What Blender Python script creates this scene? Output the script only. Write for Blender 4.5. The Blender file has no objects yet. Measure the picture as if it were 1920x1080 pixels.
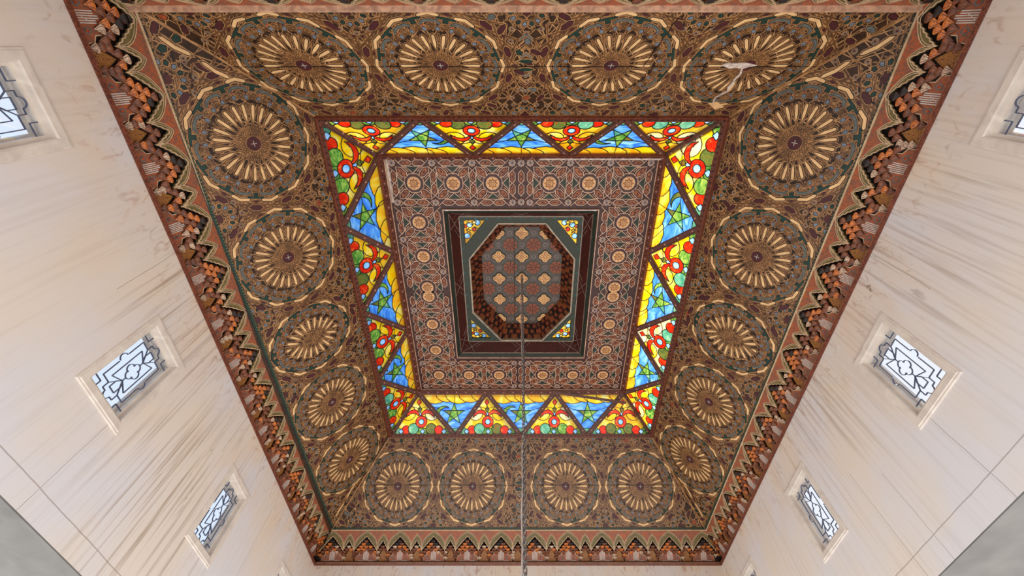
import bpy, math, random
from mathutils import Vector, Matrix
from mathutils.geometry import delaunay_2d_cdt
random.seed(7)
PI = math.pi
C = bpy.context.scene.collection
R = math.radians

# ---------------------------------------------------------------- camera, sky, sun, lights, exposure
F_PX, TILT, CX = 781.5, math.atan(462/781.5), 975.0
cd = bpy.data.cameras.new('camera'); cam = bpy.data.objects.new('camera', cd); C.objects.link(cam)
cd.sensor_width = 36; cd.lens = F_PX/1920*36; cd.shift_x = -(CX-960)/1920; cd.clip_start = .05; cd.clip_end = 500
cam.rotation_euler = (PI-TILT, 0, 0)
bpy.context.scene.camera = cam
sc = bpy.context.scene
sc.view_settings.view_transform = 'Standard'; sc.view_settings.look = 'None'
sc.view_settings.gamma = 1; sc.view_settings.use_curve_mapping = False
sc.view_settings.exposure = 0.0
SUN_DIR = Vector((math.cos(R(50)), -.05, math.sin(R(50)))).normalized()
w = bpy.data.worlds.new('sky'); sc.world = w; w.use_nodes = True
nt = w.node_tree; nt.nodes.clear()
out = nt.nodes.new('ShaderNodeOutputWorld'); bg = nt.nodes.new('ShaderNodeBackground')
tc = nt.nodes.new('ShaderNodeTexCoord'); dp = nt.nodes.new('ShaderNodeVectorMath'); dp.operation = 'DOT_PRODUCT'
dp.inputs[1].default_value = SUN_DIR
rp = nt.nodes.new('ShaderNodeValToRGB'); mr = nt.nodes.new('ShaderNodeMapRange')
mr.inputs[1].default_value = -1; mr.inputs[2].default_value = 1
nt.links.new(tc.outputs['Generated'], dp.inputs[0]); nt.links.new(dp.outputs['Value'], mr.inputs[0])
nt.links.new(mr.outputs[0], rp.inputs[0]); nt.links.new(rp.outputs[0], bg.inputs[0]); nt.links.new(bg.outputs[0], out.inputs[0])
rp.color_ramp.elements[0].color = (.66, .82, 1, 1); rp.color_ramp.elements[0].position = .25
rp.color_ramp.elements[1].color = (.92, .95, 1, 1); rp.color_ramp.elements[1].position = .8
bg.inputs[1].default_value = 1.12
sd = bpy.data.lights.new('sun', 'SUN'); sd.energy = 3.2; sd.angle = R(1); sd.color = (1, .96, .9)
so = bpy.data.objects.new('sun', sd); C.objects.link(so); so.rotation_euler = SUN_DIR.to_track_quat('Z', 'Y').to_euler(); so.location = (20, 0, 30)
def area(name, loc, target, sx, sy, e, col):
    l = bpy.data.lights.new(name, 'AREA'); l.shape = 'RECTANGLE'; l.size = sx; l.size_y = sy; l.energy = e; l.color = col
    o = bpy.data.objects.new(name, l); C.objects.link(o); o.location = loc
    o.rotation_euler = (Vector(target)-Vector(loc)).to_track_quat('-Z', 'Y').to_euler()
    return o
# unseen fill lamps added low in the hall to brighten walls and ceiling
WARM = (1, .975, .95)
area('side_fill_left', (-7.2, 4.4, .2), (2, 4.4, 6.5), 9, 3, 120, (.93, .96, 1))
area('side_fill_right', (7.2, 4.4, .2), (-2, 4.4, 6.5), 9, 3, 100, (.97, .97, 1))
area('floor_fill', (0, 4.4, -1.45), (0, 4.4, 6.5), 13, 15, 1000, WARM)

# ---------------------------------------------------------------- materials
def lin(c):
    return tuple(((x/255)/12.92 if x/255 <= .04045 else ((x/255+.055)/1.055)**2.4) for x in c)
MATS = {}
def mat(name, c1, c2=None, rough=.5, scale=8, detail=6, stretch=None, spec=.4, bump=0, dist=.6, rnd=.0, contrast=(.35, .65), metal=0):
    """procedural noise-mottled surface, colours given as sRGB 0..255"""
    m = bpy.data.materials.new(name); m.use_nodes = True; n = m.node_tree.nodes; l = m.node_tree.links
    b = n['Principled BSDF']; b.inputs['Roughness'].default_value = rough; b.inputs['Specular IOR Level'].default_value = spec
    b.inputs['Metallic'].default_value = metal
    c2 = c2 or tuple(x*.8 for x in c1)
    t = n.new('ShaderNodeTexCoord'); mp = n.new('ShaderNodeMapping'); no = n.new('ShaderNodeTexNoise'); r = n.new('ShaderNodeValToRGB')
    oi = n.new('ShaderNodeObjectInfo'); ad = n.new('ShaderNodeVectorMath'); ad.operation = 'ADD'
    l.new(t.outputs['Object'], ad.inputs[0])
    sm = n.new('ShaderNodeMath'); sm.operation = 'MULTIPLY'; sm.inputs[1].default_value = 37.0 if rnd else 0
    l.new(oi.outputs['Random'], sm.inputs[0]); l.new(sm.outputs[0], ad.inputs[1])
    l.new(ad.outputs[0], mp.inputs[0]); l.new(mp.outputs[0], no.inputs['Vector'])
    mp.inputs['Scale'].default_value = stretch or (1, 1, 1)
    no.inputs['Scale'].default_value = scale; no.inputs['Detail'].default_value = detail; no.inputs['Distortion'].default_value = dist
    r.color_ramp.elements[0].position = contrast[0]; r.color_ramp.elements[1].position = contrast[1]
    r.color_ramp.elements[0].color = (*lin(c1), 1); r.color_ramp.elements[1].color = (*lin(c2), 1)
    l.new(no.outputs[0], r.inputs[0]); l.new(r.outputs[0], b.inputs['Base Color'])
    if bump:
        bn = n.new('ShaderNodeBump'); bn.inputs['Strength'].default_value = bump; bn.inputs['Distance'].default_value = .01
        l.new(no.outputs[0], bn.inputs['Height']); l.new(bn.outputs[0], b.inputs['Normal'])
    MATS[name] = m
    return m
def glass_mat(name, stops, scale=5, stretch=(1, 1, 1)):
    """streaky opalescent glass: light from the sky scatters through it"""
    m = bpy.data.materials.new(name); m.use_nodes = True; n = m.node_tree.nodes; l = m.node_tree.links
    n.clear(); o = n.new('ShaderNodeOutputMaterial'); tr = n.new('ShaderNodeBsdfTranslucent'); gl = n.new('ShaderNodeBsdfGlossy'); mx = n.new('ShaderNodeMixShader')
    gl.inputs['Roughness'].default_value = .15; mx.inputs[0].default_value = .03
    t = n.new('ShaderNodeTexCoord'); mp = n.new('ShaderNodeMapping'); no = n.new('ShaderNodeTexNoise'); r = n.new('ShaderNodeValToRGB')
    oi = n.new('ShaderNodeObjectInfo'); ad = n.new('ShaderNodeVectorMath'); ad.operation = 'ADD'
    sm = n.new('ShaderNodeMath'); sm.operation = 'MULTIPLY'; sm.inputs[1].default_value = 53
    l.new(oi.outputs['Random'], sm.inputs[0]); l.new(sm.outputs[0], ad.inputs[1]); l.new(t.outputs['Object'], ad.inputs[0])
    l.new(ad.outputs[0], mp.inputs[0]); mp.inputs['Scale'].default_value = stretch; mp.inputs['Rotation'].default_value = (0, 0, .6)
    l.new(mp.outputs[0], no.inputs['Vector']); no.inputs['Scale'].default_value = scale; no.inputs['Detail'].default_value = 5; no.inputs['Distortion'].default_value = 1.6
    while len(r.color_ramp.elements) < len(stops): r.color_ramp.elements.new(.5)
    for e, (p, c) in zip(r.color_ramp.elements, stops): e.position = p; e.color = (*lin(c), 1)
    l.new(no.outputs[0], r.inputs[0]); l.new(r.outputs[0], tr.inputs[0])
    l.new(tr.outputs[0], mx.inputs[1]); l.new(gl.outputs[0], mx.inputs[2]); l.new(mx.outputs[0], o.inputs[0])
    MATS[name] = m
    return m
M = MATS
mat('ground_brown', (66, 42, 26), (38, 26, 18), .42, 14, bump=.15)
mat('strap_edge', (196, 148, 98), (140, 100, 62), .45, 9, spec=.5)
mat('strap', (118, 78, 42), (70, 46, 28), .4, 9, spec=.5)
mat('cream', (238, 196, 140), (206, 166, 118), .45, 7, rnd=1, contrast=(.35, .75))
mat('outline_dark', (46, 28, 22), (34, 22, 18), .5)
mat('maroon', (84, 34, 38), (56, 26, 30), .45, 30)
mat('kite_blue', (126, 136, 148), (82, 96, 114), .45, 40, rnd=1)
mat('slate', (104, 112, 112), (80, 84, 80), .45, 20)
mat('deep_green', (22, 60, 52), (18, 42, 36), .45, 20)
mat('white_paint', (225, 215, 205), (190, 180, 172), .45)
mat('rust', (176, 84, 44), (116, 48, 34), .5, 22, dist=2.5, contrast=(.42, .58), rnd=1)
mat('rust_grey', (172, 88, 50), (118, 84, 70), .5, 12, dist=3, contrast=(.4, .6), rnd=1)
mat('olive', (120, 104, 62), (92, 82, 50), .5, 16, dist=2)
mat('ochre', (176, 116, 52), (112, 72, 34), .5, 34, dist=4, contrast=(.42, .58))
mat('cell_orange', (214, 122, 48), (156, 80, 36), .45, 40, dist=1, rnd=1, contrast=(.4, .6))
mat('cell_cream', (214, 184, 156), (120, 84, 66), .45, 60, stretch=(4, .6, 1), rnd=1, contrast=(.45, .6))
mat('cell_brown', (138, 76, 42), (84, 44, 28), .45, 30)
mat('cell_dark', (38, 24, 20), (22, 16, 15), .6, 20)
mat('cream_line', (214, 184, 148), (180, 150, 118), .45)
mat('red_wood', (126, 66, 44), (84, 42, 32), .4, 26, dist=2, contrast=(.42, .58))
mat('bar_wood', (112, 74, 62), (78, 50, 44), .45, 30, dist=1.5)
mat('dark_red', (84, 30, 20), (36, 16, 14), .45, 24, dist=3, contrast=(.42, .58))
mat('coffer_ground', (70, 34, 30), (46, 24, 24), .42, 16)
mat('coffer_line', (222, 180, 150), (170, 132, 112), .45, 12)
mat('coffer_core', (170, 96, 46), (84, 36, 28), .45, 16, dist=2, contrast=(.4, .6), rnd=1)
mat('coffer_green', (58, 74, 60), (36, 48, 42), .45, 20)
mat('coffer_star', (156, 140, 132), (112, 94, 90), .45, 20)
mat('rosette_cream', (226, 176, 116), (190, 140, 92), .45, 10, rnd=1)
mat('rosette_brown', (130, 70, 30), (100, 50, 24), .45, 10)
mat('black_green', (34, 44, 32), (24, 30, 24), .45, 20, rnd=1)
mat('frame_green', (52, 60, 46), (30, 38, 32), .45, 40, dist=2)
mat('frame_teal', (46, 110, 112), (40, 90, 90), .5)
mat('frame_edge', (176, 160, 138), (138, 124, 108), .4)
mat('roof_dark', (74, 58, 48), (44, 34, 30), .35, 14, dist=2, spec=.6)
mat('roof_rust', (150, 74, 40), (90, 46, 32), .4, 40, dist=4, contrast=(.42, .58))
mat('bare_metal_and_glint', (230, 218, 208), (180, 160, 150), .35, 12, spec=.6)
mat('stud', (196, 150, 140), (170, 120, 112), .35)
mat('lead', (30, 36, 34), (20, 24, 24), .5)
mat('grille_iron', (96, 102, 128), (80, 88, 112), .5, 20)
mat('frame_paint', (232, 224, 214), (214, 204, 196), .45, 5, dist=1)
mat('chain_steel', (150, 146, 146), (96, 94, 96), .35, 60, metal=.6)
mat('cable_white', (214, 204, 198), (180, 170, 166), .5, 60)
mat('grey_render', (126, 125, 123), (108, 107, 105), .7, 2.2, detail=8, bump=.2)
mat('floor_stone', (190, 178, 160), (165, 152, 136), .5, 2)
mat('roof_tile', (120, 70, 50), (100, 60, 44), .7, 6)
G = {}
glass_mat('glass_yellow', [(.3, (255, 178, 0)), (.5, (255, 206, 20)), (.72, (255, 232, 150))], 2.4)
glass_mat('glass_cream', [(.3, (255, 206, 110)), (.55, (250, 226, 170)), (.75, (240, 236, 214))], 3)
glass_mat('glass_amber', [(.3, (255, 150, 10)), (.55, (255, 196, 40)), (.75, (255, 228, 120))], 3)
glass_mat('glass_blue', [(.3, (40, 98, 220)), (.5, (84, 158, 236)), (.72, (160, 210, 250))], 2.6, (1, 3, 1))
glass_mat('glass_pale', [(.3, (120, 190, 250)), (.7, (190, 225, 255))], 5)
glass_mat('glass_green', [(.32, (40, 110, 44)), (.5, (110, 160, 60)), (.7, (190, 205, 90))], 6, (1, 2, 1))
glass_mat('glass_teal', [(.3, (60, 140, 110)), (.55, (110, 180, 140)), (.75, (190, 215, 160))], 5)
glass_mat('glass_olive', [(.3, (60, 80, 40)), (.5, (110, 120, 50)), (.7, (150, 90, 30))], 8)
glass_mat('glass_red', [(.3, (214, 16, 10)), (.55, (240, 50, 16)), (.75, (255, 120, 50))], 8)

# clear window glass
m = bpy.data.materials.new('clear_glass'); m.use_nodes = True; n = m.node_tree.nodes; n.clear(); l = m.node_tree.links
o_ = n.new('ShaderNodeOutputMaterial'); t_ = n.new('ShaderNodeBsdfTransparent'); g_ = n.new('ShaderNodeBsdfGlossy'); x_ = n.new('ShaderNodeMixShader')
x_.inputs[0].default_value = .06; g_.inputs['Roughness'].default_value = .02; t_.inputs[0].default_value = (.97, .98, 1, 1)
l.new(t_.outputs[0], x_.inputs[1]); l.new(g_.outputs[0], x_.inputs[2]); l.new(x_.outputs[0], o_.inputs[0]); M['clear_glass'] = m

def plaster():
    """weathered white plaster: rain streaks, ochre damp under the cornice, hairline joints"""
    m = bpy.data.materials.new('plaster'); m.use_nodes = True; n = m.node_tree.nodes; l = m.node_tree.links
    b = n['Principled BSDF']; b.inputs['Roughness'].default_value = .75; b.inputs['Specular IOR Level'].default_value = .2
    g = n.new('ShaderNodeNewGeometry'); pos = g.outputs['Position']
    def noise(scale, st, det=6, dist=0.):
        mp = n.new('ShaderNodeMapping'); mp.inputs['Scale'].default_value = st; l.new(pos, mp.inputs[0])
        no = n.new('ShaderNodeTexNoise'); no.inputs['Scale'].default_value = scale; no.inputs['Detail'].default_value = det; no.inputs['Distortion'].default_value = dist
        l.new(mp.outputs[0], no.inputs['Vector']); return no.outputs[0]
    def mrange(x, a, b_, c=0, d=1):
        k = n.new('ShaderNodeMapRange'); k.inputs[1].default_value = a; k.inputs[2].default_value = b_; k.inputs[3].default_value = c; k.inputs[4].default_value = d
        l.new(x, k.inputs[0]); return k.outputs[0]
    def mth(op, a, b_=None, clamp=False):
        k = n.new('ShaderNodeMath'); k.operation = op; k.use_clamp = clamp
        for i, v in enumerate((a, b_)):
            if v is None: continue
            if isinstance(v, (int, float)): k.inputs[i].default_value = v
            else: l.new(v, k.inputs[i])
        return k.outputs[0]
    def mix(f, a, b_):
        k = n.new('ShaderNodeMix'); k.data_type = 'RGBA'; l.new(f, k.inputs[0])
        for i, v in ((6, a), (7, b_)):
            if isinstance(v, tuple): k.inputs[i].default_value = (*lin(v), 1)
            else: l.new(v, k.inputs[i])
        return k.outputs[2]
    def blob(c, rad):
        k = n.new('ShaderNodeVectorMath'); k.operation = 'DISTANCE'; l.new(pos, k.inputs[0]); k.inputs[1].default_value = c
        return mrange(k.outputs['Value'], rad, rad*.3)
    sx = n.new('ShaderNodeSeparateXYZ'); l.new(pos, sx.inputs[0]); z = sx.outputs[2]; yy = sx.outputs[1]; xx = sx.outputs[0]
    col = mix(mrange(noise(.7, (1, 1, 1), 3), .4, .62), (222, 220, 224), (228, 218, 208))
    warm = mth('MULTIPLY', mrange(z, 2.9, 4.6), mrange(noise(1.6, (1, 1, .6), 5, .8), .35, .65))
    col = mix(mth('MULTIPLY', warm, .75), col, (228, 206, 182))
    # vertical rain streaks, heaviest in the patches the water runs down
    st = mrange(noise(20, (1, 1, .035), 8), .50, .70)
    zone = mth('ADD', blob((-4.25, 4.75, 3.2), 1.5), mth('ADD', blob((-4.2, 3.0, 4.4), 1.2), mth('ADD', mth('MULTIPLY', blob((4.2, 2.0, 4.2), 1.6), .6), mth('MULTIPLY', blob((4.2, 4.9, 4.2), 1.5), .6))), True)
    zone = mth('ADD', mth('MULTIPLY', zone, .68), .10, True)
    col = mix(mth('MULTIPLY', st, mth('MULTIPLY', zone, 1.0)), col, (150, 122, 96))
    # dark flaked spots inside the same zones
    sp = mrange(noise(7, (1, 1, .35), 9, .5), .665, .70)
    spz = mth('ADD', blob((-4.28, 5.45, 4.35), .8), mth('ADD', blob((-4.25, 4.9, 3.5), .7), mth('ADD', blob((4.2, 2.6, 4.4), .9), blob((4.2, 3.1, 4.1), .5))), True)
    col = mix(mth('MULTIPLY', mth('MULTIPLY', sp, spz), .8), col, (104, 84, 68))
    # orange damp blotches under the cornice
    bl = mth('MULTIPLY', mrange(noise(11, (1, 1, .5), 7, 1), .56, .70), mrange(z, 3.9, 4.5))
    col = mix(mth('MULTIPLY', bl, .5), col, (170, 116, 84))
    # plaster joints: one horizontal, a few plumb
    wob = mrange(noise(2, (1, 1, 1), 4), 0, 1, -.03, .03)
    side = mrange(xx, -1, 1, 2.24, 2.39)
    hj = mth('ABSOLUTE', mth('SUBTRACT', mth('ADD', z, mth('MULTIPLY', wob, .4)), side))
    lines = mrange(hj, .007, .002)
    for y0, za, zb in ((3.35, 2.0, 3.2), (4.35, 1.9, 3.1), (4.78, 2.0, 3.4), (2.2, 3.7, 4.6), (5.0, 3.9, 4.6), (6.9, 2.0, 4.5), (5.62, 3.8, 4.6)):
        a = mrange(mth('ABSOLUTE', mth('SUBTRACT', mth('ADD', yy, mth('MULTIPLY', wob, .8)), y0)), .005, .002)
        a = mth('MULTIPLY', a, mth('MULTIPLY', mth('GREATER_THAN', z, za), mth('LESS_THAN', z, zb)))
        lines = mth('MAXIMUM', lines, a)
    col = mix(mth('MULTIPLY', lines, .55), col, (120, 100, 84))
    l.new(col, b.inputs['Base Color'])
    bn = n.new('ShaderNodeBump'); bn.inputs['Strength'].default_value = .25; bn.inputs['Distance'].default_value = .02
    l.new(noise(9, (1, 1, .2), 6), bn.inputs['Height']); l.new(bn.outputs[0], b.inputs['Normal'])
    M['plaster'] = m
plaster()

# ---------------------------------------------------------------- mesh helpers
def tag(o, label=None, cat=None, group=None, kind=None):
    if label: o['label'] = label
    if cat: o['category'] = cat
    if group: o['group'] = group
    if kind: o['kind'] = kind
    return o
def empty(name, mw=None, parent=None):
    o = bpy.data.objects.new(name, None); o.empty_display_size = .1; C.objects.link(o)
    if parent: o.parent = parent
    if mw: o.matrix_local = mw
    return o
class MB:
    """collects polygons with materials into one mesh"""
    def __init__(s): s.v = []; s.f = []; s.m = []; s.mats = []
    def mi(s, name):
        if name not in s.mats: s.mats.append(name)
        return s.mats.index(name)
    def poly(s, pts, mt):
        b = len(s.v); s.v += [tuple(p) for p in pts]; s.f.append(tuple(range(b, b+len(pts)))); s.m.append(s.mi(mt))
    def prism(s, p2, z0, z1, mt, bottom=False):
        if len(p2) < 3: return
        a = sum(p2[i][0]*p2[(i+1) % len(p2)][1]-p2[(i+1) % len(p2)][0]*p2[i][1] for i in range(len(p2)))
        if abs(a) < 1e-7: return
        if a < 0: p2 = p2[::-1]
        n = len(p2); b = len(s.v); k = s.mi(mt)
        s.v += [(x, y, z1) for x, y in p2]+[(x, y, z0) for x, y in p2]
        s.f.append(tuple(range(b, b+n))); s.m.append(k)
        for i in range(n):
            j = (i+1) % n; s.f.append((b+i, b+n+i, b+n+j, b+j)); s.m.append(k)
        if bottom: s.f.append(tuple(range(b+2*n-1, b+n-1, -1))); s.m.append(k)
    def box(s, x0, x1, y0, y1, z0, z1, mt): s.prism([(x0, y0), (x1, y0), (x1, y1), (x0, y1)], z0, z1, mt, True)
    def hexa(s, a, b_, mt):
        """solid between two quads of 3D points"""
        q = len(s.v); s.v += [tuple(p) for p in a]+[tuple(p) for p in b_]; k = s.mi(mt); n = len(a)
        s.f.append(tuple(q+i for i in range(n))); s.m.append(k); s.f.append(tuple(q+n+i for i in range(n-1, -1, -1))); s.m.append(k)
        for i in range(n):
            j = (i+1) % n; s.f.append((q+i, q+n+i, q+n+j, q+j)); s.m.append(k)
    def tube(s, pts, r, mt, n=8, closed=False):
        k = s.mi(mt); b = len(s.v); N = len(pts); pts = [Vector(p) for p in pts]
        for i, p in enumerate(pts):
            a = pts[(i-1) % N] if closed or i else p; c = pts[(i+1) % N] if closed or i < N-1 else p
            t = (c-a).normalized(); u = t.orthogonal() if abs(t.z) > .9 else t.cross(Vector((0, 0, 1))); u.normalize()
            if abs(t.x) < .9: u = (Vector((1, 0, 0))-t*t.x).normalized()
            w_ = t.cross(u)
            for j in range(n):
                q = 2*PI*j/n; s.v.append(tuple(p+u*(r*math.cos(q))+w_*(r*math.sin(q))))
        for i in range(N if closed else N-1):
            for j in range(n):
                i2 = (i+1) % N; j2 = (j+1) % n
                s.f.append((b+i*n+j, b+i*n+j2, b+i2*n+j2, b+i2*n+j)); s.m.append(k)
        if not closed:
            s.f.append(tuple(b+j for j in range(n-1, -1, -1))); s.m.append(k)
            s.f.append(tuple(b+(N-1)*n+j for j in range(n))); s.m.append(k)
    def mesh(s, name):
        me = bpy.data.meshes.new(name); me.from_pydata(s.v, [], s.f)
        for x in s.mats: me.materials.append(M[x])
        me.polygons.foreach_set('material_index', s.m); me.update(); return me
    def build(s, name, parent=None, mw=None):
        return inst(s.mesh(name), name, parent, mw)
def inst(me, name, parent=None, mw=None):
    o = bpy.data.objects.new(name, me); C.objects.link(o)
    if parent: o.parent = parent
    if mw: o.matrix_local = mw
    return o
def frame(o, e1, e2, n):
    return Matrix(((e1[0], e2[0], n[0], o[0]), (e1[1], e2[1], n[1], o[1]), (e1[2], e2[2], n[2], o[2]), (0, 0, 0, 1)))
def T2(x, y, a=0, z=0, s=1): return Matrix.Translation((x, y, z)) @ Matrix.Rotation(a, 4, 'Z') @ Matrix.Scale(s, 4)
def clip(poly, hps):
    """Sutherland-Hodgman against half planes (a,b,c): a*x+b*y<=c"""
    for a, b, c in hps:
        res = []; n = len(poly)
        for i in range(n):
            p, q = poly[i], poly[(i+1) % n]; dpv = a*p[0]+b*p[1]-c; dq = a*q[0]+b*q[1]-c
            if dpv <= 0: res.append(p)
            if (dpv < 0 < dq) or (dq < 0 < dpv):
                t = dpv/(dpv-dq); res.append((p[0]+(q[0]-p[0])*t, p[1]+(q[1]-p[1])*t))
        poly = res
        if len(poly) < 3: return []
    return poly
def hp_of(convex, inset=0):
    """half planes of a ccw convex polygon"""
    r_ = []; n = len(convex)
    for i in range(n):
        p, q = convex[i], convex[(i+1) % n]; dx, dy = q[0]-p[0], q[1]-p[1]; L = math.hypot(dx, dy); a, b = dy/L, -dx/L
        r_.append((a, b, a*p[0]+b*p[1]-inset))
    return r_
def inside(p, hps, m_=0): return all(a*p[0]+b*p[1] <= c-m_ for a, b, c in hps)
def rot(p, a, o=(0, 0)): c, s = math.cos(a), math.sin(a); return (o[0]+p[0]*c-p[1]*s, o[1]+p[0]*s+p[1]*c)
def pol(r, a): return (r*math.cos(a), r*math.sin(a))
def strip(p, q, w_):
    dx, dy = q[0]-p[0], q[1]-p[1]; L = math.hypot(dx, dy) or 1; x, y = -dy/L*w_/2, dx/L*w_/2
    return [(p[0]-x, p[1]-y), (q[0]-x, q[1]-y), (q[0]+x, q[1]+y), (p[0]+x, p[1]+y)]
def offs(poly, d):
    """grow (d>0) or shrink a ccw polygon by mitred offset"""
    n = len(poly); out_ = []
    a = sum(poly[i][0]*poly[(i+1) % n][1]-poly[(i+1) % n][0]*poly[i][1] for i in range(n))
    if a < 0: poly = poly[::-1]
    for i in range(n):
        p0, p, p1 = poly[i-1], poly[i], poly[(i+1) % n]
        v1 = Vector((p[0]-p0[0], p[1]-p0[1])).normalized(); v2 = Vector((p1[0]-p[0], p1[1]-p[1])).normalized()
        n1 = Vector((v1.y, -v1.x)); n2 = Vector((v2.y, -v2.x)); s_ = n1+n2; k = s_.dot(n1)
        if k < .35: k = .35
        out_.append((p[0]+s_.x*d/k, p[1]+s_.y*d/k))
    return out_
def circle(c, r, n=12, a0=0): return [(c[0]+r*math.cos(a0+2*PI*i/n), c[1]+r*math.sin(a0+2*PI*i/n)) for i in range(n)]
def star(c, r, k=5, inner=.4, a0=PI/2): return [(c[0]+(r if i % 2 == 0 else r*inner)*math.cos(a0+PI*i/k), c[1]+(r if i % 2 == 0 else r*inner)*math.sin(a0+PI*i/k)) for i in range(2*k)]

# ---------------------------------------------------------------- measured rings (camera is the origin, z up, y towards the bottom of the picture)
Zw, Zi, Zg, Zh, Zc = 4.58, 5.07, 6.50, 7.20, 7.26
WALL = [(-4.11, -.52), (4.255, -.52), (4.215, 9.42), (-4.305, 9.42)]     # plan of the wall tops
CI = [(-3.94, -.32, Zi), (4.08, -.32, Zi), (4.0, 9.03, Zi), (-4.04, 9.03, Zi)]
GO = [(-2.97, .95, Zg), (3.02, .95, Zg), (3.02, 7.78, Zg), (-2.97, 7.78, Zg)]
GI = [(-2.40, 1.65, Zh), (2.44, 1.65, Zh), (2.44, 7.12, Zh), (-2.40, 7.12, Zh)]
SIDES = ['near', 'right', 'far', 'left']
ORDER = [(1, 0), (2, 1), (3, 2), (0, 3)]
def side_frame(lo, hi, i):
    a, b = Vector(lo[ORDER[i][0]]), Vector(lo[ORDER[i][1]]); c, d = Vector(hi[ORDER[i][0]]), Vector(hi[ORDER[i][1]])
    e1 = (b-a).normalized(); n = e1.cross(c-a).normalized(); e2 = n.cross(e1)
    loc = lambda p: ((p-a).dot(e1), (p-a).dot(e2))
    return frame(a, e1, e2, n), [loc(a), loc(b), loc(d), loc(c)]       # ccw trapezoid in local coordinates
PIC = {'near': 'at the top of the picture', 'right': 'on the right', 'far': 'at the bottom of the picture', 'left': 'on the left'}

# ================================================================= WALLS
ZB = {'left': 2.04, 'right': 2.15, 'far': 2.04, 'near': 2.04}
TH = .17
WINS = {'left': [(.76, 3.46), (3.43, 3.46), (6.08, 3.45), (8.72, 3.45)], 'right': [(.76, 3.56), (3.45, 3.55), (6.14, 3.55), (8.80, 3.55)]}
OW, OH = .61, .84      # clear opening
WN = [0]
def make_wall(side, p, q, zb, wins):
    """p->q runs so that the room is on the +n side; local x along wall, local y = z, local z towards the room"""
    P, Q = Vector((*p, 0)), Vector((*q, 0)); e1 = (Q-P).normalized(); n = e1.cross(Vector((0, 0, 1))); L = (Q-P).length
    mw = frame(P, e1, (0, 0, 1), n)
    xs = [-TH]; ys = [zb, Zw+.0]
    holes = []
    for (s, zc, flip) in wins:
        holes.append((s-OW/2, s+OW/2, zc-OH/2, zc+OH/2))
    mb = MB()
    xs = sorted({-TH, L+TH} | {h[0] for h in holes} | {h[1] for h in holes}); ys = sorted({zb, Zw+.0} | {h[2] for h in holes} | {h[3] for h in holes})
    for i in range(len(xs)-1):
        for j in range(len(ys)-1):
            cx_, cy_ = (xs[i]+xs[i+1])/2, (ys[j]+ys[j+1])/2
            if any(h[0] < cx_ < h[1] and h[2] < cy_ < h[3] for h in holes): continue
            mb.poly([(xs[i], ys[j], 0), (xs[i+1], ys[j], 0), (xs[i+1], ys[j+1], 0), (xs[i], ys[j+1], 0)], 'plaster')
            mb.poly([(xs[i], ys[j+1], -TH), (xs[i+1], ys[j+1], -TH), (xs[i+1], ys[j], -TH), (xs[i], ys[j], -TH)], 'plaster')
    for (a, b, c, d) in holes:
        for (u, v_) in (((a, c), (b, c)), ((b, c), (b, d)), ((b, d), (a, d)), ((a, d), (a, c))):
            mb.poly([(*u, 0), (*v_, 0), (*v_, -TH), (*u, -TH)], 'plaster')
    mb.poly([(-TH, zb, 0), (-TH, zb, -TH), (L+TH, zb, -TH), (L+TH, zb, 0)], 'plaster')
    mb.poly([(-TH, ys[-1], 0), (L+TH, ys[-1], 0), (L+TH, ys[-1], -TH), (-TH, ys[-1], -TH)], 'plaster')
    o = mb.build('wall_'+side, None, mw); tag(o, kind='structure')
    return mw, L
def grille_lines():
    ls = []
    def pl(*p, mirror='xy'):
        for sx in ((1, -1) if 'x' in mirror else (1,)):
            for sy in ((1, -1) if 'y' in mirror else (1,)):
                ls.append([(x*sx, y*sy) for x, y in p])
    def arc(c, r, a0, a1, n=7): return [(c[0]+r*math.cos(R(a0+(a1-a0)*i/n))*1.0, c[1]+r*math.sin(R(a0+(a1-a0)*i/n))*.73) for i in range(n+1)]
    # quatrefoil
    for k in range(4):
        c = [(.17, 0), (0, .125), (-.17, 0), (0, -.125)][k]; ls.append(arc(c, .17, -105+90*k, 105+90*k, 10))
    pl((0, .26), (0, .36), mirror='y')
    pl((.10, .40), (.46, .52), (.46, 0))
    pl((0, .36), (.10, .40)); pl((0, .36), (.34, .68))
    pl((0, .36), (.17, .50), (.17, .72), (0, .72))
    pl((.34, .68), (.74, .68), (.74, .16))
    pl((.34, .68), (.34, .86), (.17, .86))
    ls.append(arc((0, .86), .17, 180, 0)); ls.append(arc((0, -.86), .17, 180, 360))
    ls.append(arc((.74, 0), .17, 90, -90)); ls.append(arc((-.74, 0), .17, 90, 270))
    pl((.60, 1.0), (.60, .82), (1.0, .82))
    return ls
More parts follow.
